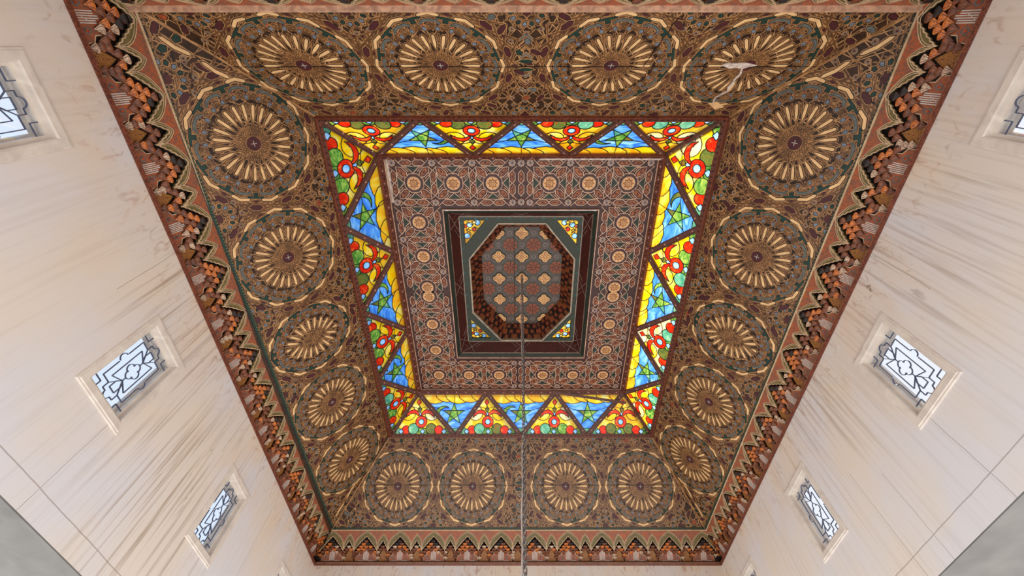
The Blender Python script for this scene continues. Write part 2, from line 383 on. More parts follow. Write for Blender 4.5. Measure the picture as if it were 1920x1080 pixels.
def window(side, idx, mw, s, zc, room_side_x):
    WN[0] += 1
    e = empty('window_%d' % WN[0], mw @ Matrix.Translation((s, zc, 0))); tag(e, kind='structure')
    w2, h2 = OW/2, OH/2
    # casing: four mitred moulded boards proud of the wall
    prof = [(0.0, .000, .030), (.018, .030, .030), (.050, .030, .018), (.060, .018, .018), (.095, .018, .000)]
    sides = [((-1, -1), (1, -1)), ((1, -1), (1, 1)), ((1, 1), (-1, 1)), ((-1, 1), (-1, -1))]
    for (a, b) in sides:
        mb = MB()
        steps = [(-.004, -.06), (-.004, .012), (.012, .020), (.074, .022), (.080, .015), (.096, .014), (.102, 0)]
        for k in range(len(steps)-1):
            (d0, z0), (d1, z1) = steps[k], steps[k+1]
            mb.poly([(a[0]*(w2+d0), a[1]*(h2+d0), z0), (b[0]*(w2+d0), b[1]*(h2+d0), z0), (b[0]*(w2+d1), b[1]*(h2+d1), z1), (a[0]*(w2+d1), a[1]*(h2+d1), z1)], 'frame_paint')
        mb.build('casing_board', e)
    # inner sash
    mb = MB()
    sw = .035
    for (x0, x1, y0, y1) in ((-w2, w2, h2-sw, h2), (-w2, w2, -h2, -h2+sw), (-w2, -w2+sw, -h2+sw, h2-sw), (w2-sw, w2, -h2+sw, h2-sw)):
        mb.box(x0, x1, y0, y1, -.095, -.045, 'frame_paint')
        k = .012
    mb.build('sash', e)
    mb = MB(); mb.box(-w2+sw*.6, w2-sw*.6, -h2+sw*.6, h2-sw*.6, -.076, -.070, 'clear_glass'); mb.build('pane', e)
    mb = MB(); gx, gy = w2-sw, h2-sw
    for lnx in grille_lines():
        pts = [(x*gx, y*gy, -.066) for x, y in lnx]
        for k in range(len(pts)-1):
            mb.prism(strip(tuple(Vector(pts[k][:2])), tuple(Vector(pts[k+1][:2])), .0075), -.060, -.048, 'grille_iron', True)
    mb.build('grille', e)
    mb = MB()
    for k in range(4):
        a, b = sides[k]
        mb.poly([(a[0]*(w2-.0), a[1]*(h2-.0), -.095), (b[0]*(w2-.0), b[1]*(h2-.0), -.095), (b[0]*(w2-.05), b[1]*(h2-.05), -.12), (a[0]*(w2-.05), a[1]*(h2-.05), -.12)], 'frame_paint')
        mb.poly([(a[0]*(w2-.05), a[1]*(h2-.05), -.12), (b[0]*(w2-.05), b[1]*(h2-.05), -.12), (b[0]*(w2-.05), b[1]*(h2-.05), -TH), (a[0]*(w2-.05), a[1]*(h2-.05), -TH)], 'frame_paint')
    mb.build('reveal', e)
wl, wr, wf, wnr = WALL[0], WALL[3], WALL[2], WALL[1]
# left wall: p->q with room on +n: e1 x z = n -> for e1=+y, n=+x
def wall_run(side):
    if side == 'left': return WALL[0], WALL[3]
    if side == 'right': return WALL[2], WALL[1]
    if side == 'far': return WALL[3], WALL[2]
    return WALL[1], WALL[0]
for side in ('left', 'right', 'far', 'near'):
    p, q = wall_run(side); L = math.hypot(q[0]-p[0], q[1]-p[1])
    wins = []
    for (s, zc) in WINS.get(side, []):
        s = s+(.52-.32)   # measured from y=-.32
        wins.append((s if side == 'left' else L-s, zc, 1))
    mw, L = make_wall(side, p, q, ZB[side], wins)
    for k, (s, zc, _) in enumerate(wins): window(side, k, mw, s, zc, 0)
# soffits of the lower gallery around the room, and the floor
for side, (x0, x1, y0, y1, z) in {'left': (-8.6, -4.2, -4.5, 13, 2.04), 'right': (4.22, 8.6, -4.5, 13, 2.15), 'far': (-4.2, 4.22, 9.5, 13, 2.04), 'near': (-4.2, 4.22, -4.5, -.6, 2.04)}.items():
    mb = MB(); ov = .14
    if side == 'left': x1 = WALL[0][0]+.0
    mb = MB()
    if side == 'left': pts = [(x0, y0), (WALL[0][0], y0), (WALL[0][0], WALL[0][1]), (WALL[3][0], WALL[3][1]), (WALL[3][0], y1), (x0, y1)]
    elif side == 'right': pts = [(WALL[1][0], y0), (x1, y0), (x1, y1), (WALL[2][0], y1), (WALL[2][0], WALL[2][1]), (WALL[1][0], WALL[1][1])]
    else: pts = [(x0, y0), (x1, y0), (x1, y1), (x0, y1)]
    mb.prism(pts, z-.012, z, 'grey_render', True)
    tag(mb.build('ceiling'), kind='structure')
mb = MB(); mb.box(-25, 25, -20, 30, -1.75, -1.6, 'floor_stone'); tag(mb.build('floor'), kind='structure')

# ================================================================= CORNICE (muqarnas frieze)
def cornice_cell_mesh(kind_, top=False):
    w_, h, d = .098, .100, .040
    mb = MB(); x = w_/2*.97
    A = (0, -h*.56, .004); B = (x, h*.02, d); Cc = (-x, h*.02, d)
    arc_ = [(x*math.cos(t), h*.02+h*.20*math.sin(t), d) for t in [PI*k/6 for k in range(7)]]     # lip of the hollow, right to left
    mb.poly([A]+[B]+arc_[1:-1]+[Cc], kind_)                                                       # painted fan facing the room
    back = [(px*.8, h*.02+h*.46*math.sin(t)+h*.02, -.006) for (px, _, _), t in zip(arc_, [PI*k/6 for k in range(7)])]
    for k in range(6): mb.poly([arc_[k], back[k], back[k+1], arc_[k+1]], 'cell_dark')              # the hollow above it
    mb.poly([A, (x, 0, -.01), B], 'cell_brown'); mb.poly([A, Cc, (-x, 0, -.01)], 'cell_brown')
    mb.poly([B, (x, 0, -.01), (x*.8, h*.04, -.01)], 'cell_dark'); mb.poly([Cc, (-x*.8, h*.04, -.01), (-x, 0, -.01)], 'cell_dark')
    for sx in (-1, 1): mb.poly([(sx*.003, -h*.40, d*.35), (sx*.008, -h*.40, d*.35), (sx*x*.62, h*.03, d*1.02), (sx*x*.52, h*.03, d*1.02)][::sx], 'outline_dark')
    return mb
UNIT = .716
def arch_profile(w_, base, peak, n=6):
    """stepped, pointed muqarnas outline, left to right"""
    pts = []
    for sgn in (-1, 1):
        seq = []
        for k in range(n):
            f0 = k/n; x0 = w_/2*(1-f0**1.15); y0 = base+(peak-base)*f0
            f1 = (k+1)/n; x1 = w_/2*(1-f1**1.15)
            y1 = base+(peak-base)*f1
            seq += [(x0*sgn, y0), (sgn*(x0*.75+x1*.25), y0*.35+y1*.65)]
        seq.append((0.0, peak))
        pts.append(seq)
    return pts[0]+pts[1][::-1][1:]
BIG = arch_profile(.485, .235, .500); SML = arch_profile(.23, .235, .425, 4)
def panel_shape(w_, t0, t1):
    h = t1-t0
    return [(-w_/2, t0), (w_/2, t0), (w_/2*.93, t0+h*.38), (w_/2*.68, t0+h*.5), (w_/2*.66, t0+h*.74), (w_/2*.34, t0+h*.76), (w_/2*.2, t0+h*.92), (0, t1), (-w_/2*.2, t0+h*.92), (-w_/2*.34, t0+h*.76), (-w_/2*.66, t0+h*.74), (-w_/2*.68, t0+h*.5), (-w_/2*.93, t0+h*.38)]
def in_poly(p, poly):
    c = False; n = len(poly)
    for i in range(n):
        (x0, y0), (x1, y1) = poly[i], poly[i-1]
        if (y0 > p[1]) != (y1 > p[1]) and p[0] < (x1-x0)*(p[1]-y0)/(y1-y0+1e-12)+x0: c = not c
    return c
rc = random.Random(3)
def tiers(prof, low, seed):
    """list of meshes, one per tier of cells, filling the arch above the low panel"""
    out_ = []; j = 0; t = .10
    while t < .48:
        mb = MB(); cnt = 0
        for i in range(-4, 5):
            x = (i+.5*(j % 2))*.099
            ok = (in_poly((x, t+.006), prof) and in_poly((x*.9, t+.030), prof) if t > .22 else abs(x) < (.27 if prof is BIG else .11)) and not in_poly((x, t+.012), low)
            if ok:
                kd = rc.choice(['cell_orange', 'cell_orange', 'cell_cream', 'cell_brown', 'cell_brown']) if t < .34 else rc.choice(['cell_dark', 'cell_brown', 'cell_orange'])
                c = cornice_cell_mesh(kd); z = .004+.085*max(0, (t-.08))/.38
                b = len(mb.v); mb.v += [(vx+x, vy+t, vz+z) for vx, vy, vz in c.v]
                for f, mi in zip(c.f, c.m): mb.f.append(tuple(q+b for q in f)); mb.m.append(mb.mi(c.mats[mi]))
                # stem back to the board so every cell is carried
                cnt += 1
        if cnt: out_.append(mb.mesh('muqarnas_tier'))
        t += .052; j += 1
    return out_
LOWB = panel_shape(.45, .03, .27); LOWS = [(-.10, .03), (.10, .03), (.07, .15), (0, .25), (-.07, .15)]
TB = [tiers(BIG, LOWB, k) for k in range(3)]; TS = [tiers(SML, LOWS, k) for k in range(2)]
def low_big():
    mb = MB(); mb.prism(offs(LOWB, .006), 0, .016, 'cream_line'); mb.prism(offs(LOWB, -.004), 0, .019, 'rust_grey')
    for k in range(6):      # pale interlaced stripes
        x = -.05+k*.02; mb.prism(strip((x, .045), (x, .20+.03*(k in (2, 3))), .010), .018, .024, 'white_paint')
    for k, t in enumerate((.07, .10, .13)):
        x = -.05+.02*(k+1); mb.prism(strip((x, t), (x+.02, t), .008), .018, .024, 'white_paint')
    mb.prism(strip((-.17, .042), (-.055, .042), .007), .018, .022, 'white_paint'); mb.prism(strip((.055, .042), (.17, .042), .007), .018, .022, 'white_paint')
    for sx in (-1, 1):
        mb.prism(circle((sx*.115, .10), .032, 10), .018, .021, 'slate'); mb.prism(circle((sx*.115, .10), .020, 8), .018, .023, 'rust')
    return mb.mesh('striped_panel')
def low_small():
    mb = MB(); mb.prism(LOWS, 0, .014, 'ochre')
    for (x, y, r_) in ((-.03, .075, .024), (.03, .075, .024), (0, .13, .022), (0, .18, .014)):
        c1 = circle((x, y), r_, 12)
        for k in range(12): mb.prism(strip(c1[k], c1[(k+1) % 12], .005), .012, .017, 'strap_edge' if k % 2 else 'cell_brown')
        mb.prism(circle((x, y), r_*.4, 6), .012, .016, 'cell_brown')
    return mb.mesh('scroll_panel')
LB, LS = low_big(), low_small()
WT = [(x, y, Zw) for x, y in WALL]
UP_Z = .105
for i, side in enumerate(SIDES):
    mw, tz = side_frame(WT, CI, i); H = tz[2][1]; L = tz[1][0]; mw = mw @ Matrix.Translation((0, 0, -.085))
    root = empty('trim_%d' % (i+1), mw); tag(root, 'painted wooden honeycomb cornice with pointed arches, %s' % PIC[side], kind='structure')
    hps = hp_of(tz)
    base = MB(); base.prism(offs(tz, .08), -.05, 0, 'cell_dark', True); base.build('backboard', root)
    mb = MB()     # foot moulding against the plaster
    def band(mb, t0, t1, z0, z1, mt, tz=tz):
        l0 = lambda t: tz[0][0]+(tz[3][0]-tz[0][0])*t/H; r0 = lambda t: tz[1][0]+(tz[2][0]-tz[1][0])*t/H
        mb.prism([(l0(t0), t0), (r0(t0), t0), (r0(t1), t1), (l0(t1), t1)], z0, z1, mt, True)
    band(mb, -.03, .012, -.03, .115, 'red_wood'); band(mb, .012, .02, -.03, .10, 'cream_line'); band(mb, .02, .032, -.03, .07, 'red_wood'); mb.build('foot_moulding', root)
    mb = MB(); band(mb, H-.016 if side != 'near' else H-.035, H+.004, 0, UP_Z+.012 if side != 'near' else UP_Z+.05, 'cream_line' if side != 'near' else 'coffer_line'); mb.build('top_moulding', root)
    # upper board with the pointed openings cut out of it
    nu = int(round(L/UNIT)); nu = nu if nu % 2 == 0 else nu; u0 = L/2-(nu-1)/2*UNIT
    centres = [(u0+k*UNIT, 1) for k in range(nu)]+[(u0+(k-.5)*UNIT, 0) for k in range(nu+1)]
    verts = []; faces = []
    fr = [(tz[0][0]+(tz[3][0]-tz[0][0])*.24/H, .24), (tz[1][0]+(tz[2][0]-tz[1][0])*.24/H, .24), (tz[2][0], H-.01), (tz[3][0], H-.01)]
    fr = offs(fr, -.004)
    holes = []
    frh = hp_of(fr)
    for (cx_, big) in centres:
        pr = [(x+cx_, y) for x, y in (BIG if big else SML)]; pr = clip(pr[::-1], frh)
        if len(pr) > 3: holes.append(pr)
    allp = [fr]+holes
    for p in allp:
        b = len(verts); verts += [Vector(q) for q in p]
        a = sum(p[k][0]*p[(k+1) % len(p)][1]-p[(k+1) % len(p)][0]*p[k][1] for k in range(len(p)))
        ids = list(range(b, b+len(p))); faces.append(ids if a > 0 else ids[::-1])
    rv, re, rf, ov_, oe, of = delaunay_2d_cdt(verts, [], faces, 1, 1e-5, True)
    mb = MB(); cnt = {}
    keep = [f for f, o in zip(rf, of) if o == [0]]
    for f in keep:
        a = [rv[k] for k in f]; mb.poly([(p.x, p.y, UP_Z) for p in a], 'olive')
        for k in range(3): e_ = (f[k], f[(k+1) % 3]); cnt[e_] = 1
    for (a, b) in list(cnt):
        if (b, a) not in cnt:
            p, q = rv[a], rv[b]; mb.poly([(q.x, q.y, UP_Z), (p.x, p.y, UP_Z), (p.x, p.y, UP_Z-.05), (q.x, q.y, UP_Z-.05)], 'olive')
    mb.build('arcaded_board', root)
    # rust spandrels above the arches, between double cream arcs
    mb = MB(); mo = MB()
    def arcpts(cx_, w_, base_, peak, n=8):
        res = []
        for k in range(n+1):
            f = k/n; x = w_/2*(1-f**2.7); y = base_+(peak-base_)*f
            res.append((x, y))
        return [(cx_-x, y) for x, y in res]+[(cx_+x, y) for x, y in res[::-1][1:]]
    big_top = []
    for (cx_, big) in sorted(centres):
        wv = .50 if big else .235; pk = H-.022 if big else H-.075
        for dd, wd in ((0, .007), (.018, .005)):
            ap = arcpts(cx_, wv-2*dd, .27, pk-dd*1.2)
            for k in range(len(ap)-1):
                q = clip(strip(ap[k], ap[k+1], wd), frh)
                if q: mb.prism(q, UP_Z, UP_Z+.006, 'cream_line')
        ap = arcpts(cx_, wv, .27, pk); big_top.append(ap)
    mb.build('arch_lines', root)
    # spandrel infill from the arcs up to the moulding
    for ap in big_top:
        for k in range(len(ap)-1):
            p, q = ap[k], ap[k+1]
            if p[1] < .30 and q[1] < .30: continue
            poly = clip([p, q, (q[0], H-.02), (p[0], H-.02)], frh)
            # skip columns that lie under a neighbouring arch
            mx_ = ((p[0]+q[0])/2, (p[1]+q[1])/2)
            if poly and not any(o is not ap and in_poly(mx_, o) for o in big_top): mo.prism(poly, UP_Z, UP_Z+.004, 'rust_grey')
    mo.build('painted_spandrels', root)
    # scalloped cream outline round each opening, the tiers of cells and the low panels
    ol = {}
    for key, prof in ((1, BIG), (0, SML)):
        q = MB()
        for k in range(len(prof)-1): q.prism(strip(prof[k], prof[k+1], .010), UP_Z-.01, UP_Z+.008, 'cream_line')
        ol[key] = q.mesh('arch_outline')
    for n_, (cx_, big) in enumerate(centres):
        hw = .235 if big else .12
        if not (inside((cx_-hw*.8, .12), hps, .0) and inside((cx_+hw*.8, .12), hps, .0)): continue
        part = inst(ol[big], 'arch_outline', root, Matrix.Translation((cx_, 0, 0)))
        part.name = 'honeycomb_arch' if big else 'small_honeycomb_arch'
        for tm in (TB[n_ % 3] if big else TS[n_ % 2]): inst(tm, 'muqarnas_tier', part)
        inst(LB if big else LS, 'striped_panel' if big else 'scroll_panel', part)

# ================================================================= SLOPING PAINTED CEILING PANELS
RM = .79
def petal(r0, r1, w_): return [(r0, 0), (r0+.075, -w_/2), (r1-.018, -w_/2), (r1, -w_*.18), (r1, w_*.18), (r1-.018, w_/2), (r0+.075, w_/2)]
def bent_bar():
    """cream bar bent at its middle, on ring radius .765"""
    r = .765; L = .104; a = R(16); w_ = .035
    c = (r, 0)
    d1 = (-math.sin(a), math.cos(a)); d2 = (-math.sin(a), -math.cos(a))
    p1 = (c[0]+d1[0]*L, c[1]+d1[1]*L); p2 = (c[0]+d2[0]*L, c[1]+d2[1]*L)
    n1 = (math.cos(a), math.sin(a)); n2 = (math.cos(a), -math.sin(a)); h = w_/2; k = h/math.cos(a)
    t1 = (p1[0]+d1[0]*.02, p1[1]+d1[1]*.02); t2 = (p2[0]+d2[0]*.02, p2[1]+d2[1]*.02)
    return [(p2[0]+n2[0]*h, p2[1]+n2[1]*h), (c[0]+k, 0), (p1[0]+n1[0]*h, p1[1]+n1[1]*h), t1, (p1[0]-n1[0]*h, p1[1]-n1[1]*h), (c[0]-k, 0), (p2[0]-n2[0]*h, p2[1]-n2[1]*h), t2]
def hexa(c, L, w_, a=0):
    p = [(-L/2, 0), (-L/2+w_*.6, -w_/2), (L/2-w_*.6, -w_/2), (L/2, 0), (L/2-w_*.6, w_/2), (-L/2+w_*.6, w_/2)]
    return [rot(q, a, c) for q in p]
def piece_mesh(name, poly, mt, o1=.008, o2=.016, z=.010):
    mb = MB(); mb.prism(offs(poly, o2), 0, z-.004, 'strap_edge'); mb.prism(offs(poly, o1), 0, z-.002, 'outline_dark'); mb.prism(poly, 0, z, mt); return mb.mesh(name)
PET = petal(.270, .478, .034); BAR = bent_bar(); HEX = hexa((.845, 0), .17, .062, PI/2)
TEE = [(.655, -.024), (.655, .024), (.70, .024), (.715, .085), (.70, .092), (.722, .096), (.735, .0), (.722, -.096), (.70, -.092), (.715, -.085), (.70, -.024)]
TEE = [(.645, -.028), (.695, -.026), (.694, -.105), (.712, -.100), (.722, 0), (.712, .100), (.694, .105), (.695, .026), (.645, .028)]
CHEV = [(.61, -.10), (.625, -.115), (.675, -.085), (.690, 0), (.675, .085), (.625, .115), (.61, .10), (.650, .065), (.660, 0), (.650, -.065)]
PIECES = []     # (name, polygon at angle 0, material, count, offset)
PIECES.append(('petal', PET, 'cream', 24, 0)); PIECES.append(('bent_bar', BAR, 'cream', 12, 0))
PIECES.append(('hexagon', HEX, 'maroon', 12, .5)); PIECES.append(('tee_piece', TEE, 'deep_green', 12, .5)); PIECES.append(('chevron', CHEV, 'slate', 12, 0))
PM = {nm: piece_mesh(nm, pl_, mt, .005 if nm not in ('petal', 'bent_bar') else .009, .011 if nm not in ('petal', 'bent_bar') else .0165) for nm, pl_, mt, _, _ in PIECES}
def straps():
    """centre lines of the interlaced bands of one medallion"""
    ls = []
    P = lambda n, r, k, a=0: pol(r, 2*PI*k/n+a)
    for k in range(24): ls.append((P(24, .50, k, R(7.5)), P(24, .50, k+11, R(7.5)), .013))
    for k in range(24): ls.append((P(24, .69, k, R(7.5)), P(24, .69, k+5, R(7.5)), .009))
    for k in range(24): ls.append((P(24, .60, k), P(24, .60, k+3), .008))
    for k in range(12):
        ls.append((P(12, .735/math.cos(R(15)), k, R(15)), P(12, .735/math.cos(R(15)), k+1, R(15)), .012))
        ls.append((P(12, .90, k), P(12, .90, k+2), .020))
        ls.append((P(12, .93, k, R(15)), P(12, .93, k+2, R(15)), .020))
        ls.append((P(12, 1.02, k, R(7)), P(12, 1.02, k+3, R(7)), .016)); ls.append((P(12, 1.02, k, R(-7)), P(12, 1.02, k+3, R(-7)), .016))
    return ls
STR = straps()
KITE = lambda c, r_, a: [rot(q, a, c) for q in ((r_*1.15, 0), (r_*.4, r_*.8), (-r_*.8, r_*.5), (-r_*.8, -r_*.5), (r_*.4, -r_*.8))]
HIPBARS = [(.36, .27), (.61, .60)]
def medallion_polys(mb, c, hps, cut=None, ang=0):
    """all the small flat inlay of a medallion (bands, kites, hub) as prisms, clipped; cut removes a middle strip"""
    def put(poly, z0, z1, mt):
        parts = []
        poly = [rot(q, ang) for q in poly]
        if cut is None: parts = [poly]
        else:
            for sg in (1, -1):
                q = clip(poly, [(-sg, 0, -cut)])
                if q: parts.append([(x-sg*cut, y) for x, y in q])
        for q in parts:
            q = clip([(x+c[0], y+c[1]) for x, y in q], hps)
            if q: mb.prism(q, z0, z1, mt)
    for i_, (p, q, wd) in enumerate(STR):
        e = i_*.00001
        put(strip(p, q, wd*1.75), 0, .0015+e, 'strap_edge'); put(strip(p, q, wd), 0, .003+e, 'strap')
    for k in range(24):
        a = 2*PI*k/24
        put(KITE(pol(.56, a+R(7.5)), .043, a+R(7.5)), 0, .0056, 'strap_edge'); put(KITE(pol(.56, a+R(7.5)), .036, a+R(7.5)), 0, .0066, 'outline_dark'); put(KITE(pol(.56, a+R(7.5)), .027, a+R(7.5)), 0, .0076, 'kite_blue')
        put(star(pol(.515, a), .026, 4, .45, a), 0, .0062, 'outline_dark')
        put(KITE(pol(.615, a+R(7.5)), .024, a+R(7.5)+PI), 0, .0056, 'strap_edge'); put(KITE(pol(.615, a+R(7.5)), .017, a+R(7.5)+PI), 0, .0069, 'maroon' if k % 2 else 'rust')
    for k in range(12):
        a = 2*PI*k/12
        put(hexa(pol(.76, a+R(15)), .07, .03, a+R(15)+PI/2), 0, .0058, 'maroon')
        put(star(pol(.895, a), .028, 4, .5, a), 0, .0058, 'maroon')
    hub = star((0, 0), .098, 24, .86, 0)
    put(offs(hub, .006), 0, .0066, 'strap_edge'); put(hub, 0, .0086, 'maroon')
    for k in range(4):
        put(strip(pol(.004, PI/2*k), pol(.034, PI/2*k), .006), 0, .0105, 'white_paint'); put(strip(pol(.030, PI/2*k), pol(.040, PI/2*k), .012), 0, .0105, 'kite_blue')
def fan_polys(mb, c, hps, up):
    """half rosette sitting on the panel edge"""
    def put(poly, z, mt):
        q = clip([(x+c[0], y+c[1]) for x, y in poly], hps)
        if q: mb.prism(q, 0, z, mt)
    for k in range(14):
        p, q = pol(.27, 2*PI*k/14), pol(.27, 2*PI*(k+5)/14); put(strip(p, q, .015), .0035+k*.00001, 'strap_edge'); put(strip(p, q, .008), .0045+k*.00001, 'strap')
    for k in range(14):
        a = 2*PI*k/14+R(6)
        put(KITE(pol(.165, a), .046, a), .0052, 'strap_edge'); put(KITE(pol(.165, a), .037, a), .0062, 'outline_dark'); put(KITE(pol(.165, a), .027, a), .0072, 'kite_blue' if k % 2 else 'deep_green')
        put(hexa(pol(.245, a+R(12)), .07, .02, a+PI/2), .0062, 'outline_dark')
    put(circle((0, 0), .055, 12), .008, 'maroon')
def ring_polys(mb, c, r_, hps):
    for rr, z, mt in ((r_, .0055, 'strap_edge'), (r_*.82, .0063, 'slate'), (r_*.55, .0071, 'strap_edge'), (r_*.38, .0079, 'maroon')):
        q = clip(circle(c, rr, 12), hps)
        if q: mb.prism(q, 0, z, mt)
for i, side in enumerate(SIDES):
    mw, tz = side_frame(CI, GO, i); H = tz[2][1]; L = tz[1][0]; mid = L/2
    root = empty('ceiling' if i == 0 else 'ceiling.%03d' % i, mw)
    tag(root, 'sloping brown ceiling panel painted with radiating medallions, %s' % PIC[side], kind='structure')
    bb = MB(); bb.prism(offs(tz, .05), -.07, -.001, 'ground_brown', True); bb.build('board', root)
    hps = hp_of(tz, .012)
    longs = side in ('left', 'right')
    if longs: cs = [(mid+s, .775, None) for s in (-3.20, -1.53)]+[(mid, .775, .115)]+[(mid+s, .775, None) for s in (1.53, 3.20)]
    else: cs = [(mid+s, .85, None) for s in (-2.68, -1.03, 1.03, 2.68)]
    filler = MB()
    # background bands between the medallions
    xs = -.4
    while xs < L+.4:
        for sg in (1, -1):
            for (dx, wd) in ((.9, .010), (1.75, .010)):
                q = clip(strip((xs, -.1), (xs+sg*dx, 2.1), wd*1.1), hps)
                if q: filler.prism(q, 0, .0006, 'strap_edge')
        xs += .21
    for t in (.075, .12, H-.05, H-.10, H-.15):
        q = clip(strip((0, t), (L, t), .016), hps)
        if q: filler.prism(q, 0, .0012, 'strap_edge'); filler.prism(clip(strip((0, t), (L, t), .008), hps), 0, .0022, 'strap')
    gaps = [(a[0]+b[0])/2 for a, b in zip(cs, cs[1:])]+[cs[0][0]-.80, cs[-1][0]+.80]
    for gx in gaps:
        fan_polys(filler, (gx, .07), hps, 1); fan_polys(filler, (gx, H-.06), hps, 0)
        for (dx, t) in ((.16, .30), (-.16, .30), (0, .36), (.16, H-.30), (-.16, H-.30), (0, H-.38)): ring_polys(filler, (gx+dx, t), .034, hps)
    # hexagons, rings and kites filling the corners and the gaps
    k_ = 0; ty = .14
    while ty < H-.1:
        tx = .1+.095*(int(round(ty/.165)) % 2)
        while tx < L-.1:
            k_ += 1; p = (tx, ty); tx += .19
            if not inside(p, hps, .03): continue
            if any(math.hypot(p[0]-c[0]-(0 if not c[2] else 0), p[1]-c[1]) < (.93 if not c[2] else .80) for c in cs): continue
            if any(math.hypot(p[0]-gx, p[1]-q_) < .29 for gx in gaps for q_ in (.07, H-.06)): continue
            a = (k_*53 % 6)*PI/6
            if k_ % 3 == 0: ring_polys(filler, p, .036, hps)
            else:
                q = clip(hexa(p, .15, .055, a) if k_ % 3 == 1 else KITE(p, .045, a), hps); 
                if len(q) < 3: continue
                filler.prism(clip(offs(q, .014), hps), 0, .0058, 'strap_edge'); filler.prism(clip(offs(q, .007), hps), 0, .0068, 'outline_dark'); filler.prism(q, 0, .0079, ['maroon', 'maroon', 'maroon', 'slate', 'maroon'][k_ % 5] if k_ % 3 == 1 else ['slate', 'rust', 'deep_green'][k_ % 4 % 3])
        ty += .165
    if not longs:
        for sx in (-1, 1):       # extra motif in the wide middle gap
            x = mid
            for t in (.62, .85, 1.08): pass
        for t in (.78, .92):
            q = [(mid-.10, t), (mid-.04, t-.03), (mid+.04, t-.03), (mid+.10, t), (mid+.04, t+.03), (mid-.04, t+.03)]
            filler.prism(offs(q, .012), 0, .0066, 'strap_edge'); filler.prism(q, 0, .008, 'deep_green')
        for sg in (-1, 1):
            for t, mt in ((.16, 'slate'), (.26, 'strap_edge'), (.34, 'maroon'), (.44, 'slate')):
                y = .85+sg*t; q = [(mid-.07, y-sg*.05), (mid, y+sg*.02), (mid+.07, y-sg*.05), (mid+.07, y-sg*.02), (mid, y+sg*.05), (mid-.07, y-sg*.02)]
                filler.prism(offs(q, .009), 0, .0062, 'strap_edge'); filler.prism(q, 0, .0078, mt)
    g_ = MB(); q0 = clip([(0, .0), (L, .0), (L, .045), (0, .045)], hp_of(tz)); g_.prism(q0, 0, .012, 'deep_green')
    x = .1
    while x < L-.1:
        q = clip(circle((x, .034), .012, 5), hps)
        if q: g_.prism(q, 0, .017, 'olive')
        x += .045
    g_.build('green_edging', root)
    o = filler.build('inlay_ground', root); tag(o, kind='stuff')
    placed = []
    def piece(parent, nm, me, poly, mt, cx_, cy_, a, cut=None):
        world = [rot(q, a) for q in poly]
        ctr = (sum(p[0] for p in world)/len(world)+cx_, sum(p[1] for p in world)/len(world)+cy_)
        if nm in ('hexagon', 'bent_bar'):
            if any(math.hypot(ctr[0]-p[0], ctr[1]-p[1]) < (.075 if nm == 'hexagon' else .05) for p in placed): return
        big = offs(world, .016)
        if cut is None and all(inside((x+cx_, y+cy_), hps) for x, y in big):
            inst(me, nm, parent, Matrix.Rotation(a, 4, 'Z')); placed.append(ctr); return
        mb = MB(); okk = False
        for o_, z, mm in ((.0165, .006, 'strap_edge'), (.009, .008, 'outline_dark'), (0, .010, mt)):
            pw = offs(world, o_) if o_ else world
            for sg in ((1, -1) if cut else (0,)):
                q = clip(pw, [(-sg, 0, -cut)]) if sg else pw
                if not q: continue
                if sg: q = [(x-sg*cut, y) for x, y in q]
                q = clip([(x+cx_, y+cy_) for x, y in q], hps)
                if q: mb.prism([(x-cx_, y-cy_) for x, y in q], 0, z, mm); okk = True
        if okk: mb.build(nm, parent); placed.append(ctr)
    for (cx_, cy_, cut) in cs:
        mb = MB(); medallion_polys(mb, (0, 0), [(a, b, c-a*cx_-b*cy_) for a, b, c in hps], cut, R(35) if cut else 0)
        med = mb.build('medallion', root, Matrix.Translation((cx_, cy_, 0)))
        for nm, poly, mt, cnt_, off in PIECES:
            for k in range(cnt_):
                a = 2*PI*(k+off)/cnt_
                if side == 'far' or side == 'near': a += 0
                piece(med, nm, PM[nm], poly, mt, cx_, cy_, a, cut)
    if longs:      # long bent bars running along the hips
        for sg in (0, 1):
            for (s0, t0) in HIPBARS:
                q = [rot((-.16, 0), .02), (-.12, -.02), (0, -.035), (.12, -.02), (.16, 0), (.12, .018), (0, .003), (-.12, .018)]
                q = [rot(v_, R(54), (s0, t0)) for v_ in q]
                if sg: q = [(L-x, y) for x, y in q][::-1]
                mb = MB()
                for o_, z, mm in ((.018, .0082, 'strap_edge'), (.009, .0094, 'outline_dark'), (0, .0108, 'cream')):
                    q2 = clip(offs(q, o_) if o_ else q, hps)
                    if q2: mb.prism(q2, 0, z, mm)
                if mb.v: mb.build('bent_bar', root)
    # pale hip bead
    hb = MB(); hb.prism(strip(tz[0], tz[3], .022), 0, .022, 'strap_edge', True); hb.build('hip_bead', root)
    if side in ('near', 'far'):    # board joints
        jb = MB()
        for k in range(24):
            x0 = L*k/24; x1 = L*(k+1)/24
            q = clip(strip((x0, .87+.004*math.sin(k*2.1)), (x1, .87+.004*math.sin((k+1)*2.1)), .006), hps)
            if q: jb.prism(q, 0, .0118, 'outline_dark')
        if side == 'near':
            for k in range(8):
                p0 = (mid-1.42-.02*k+.012*math.sin(k*3), .87-.09*k); p1 = (mid-1.42-.02*(k+1)+.012*math.sin((k+1)*3), .87-.09*(k+1))
                q = clip(strip(p0, p1, .010), hps)
                if q: jb.prism(q, 0, .0119, 'outline_dark')
        jb.build('board_joint', root)
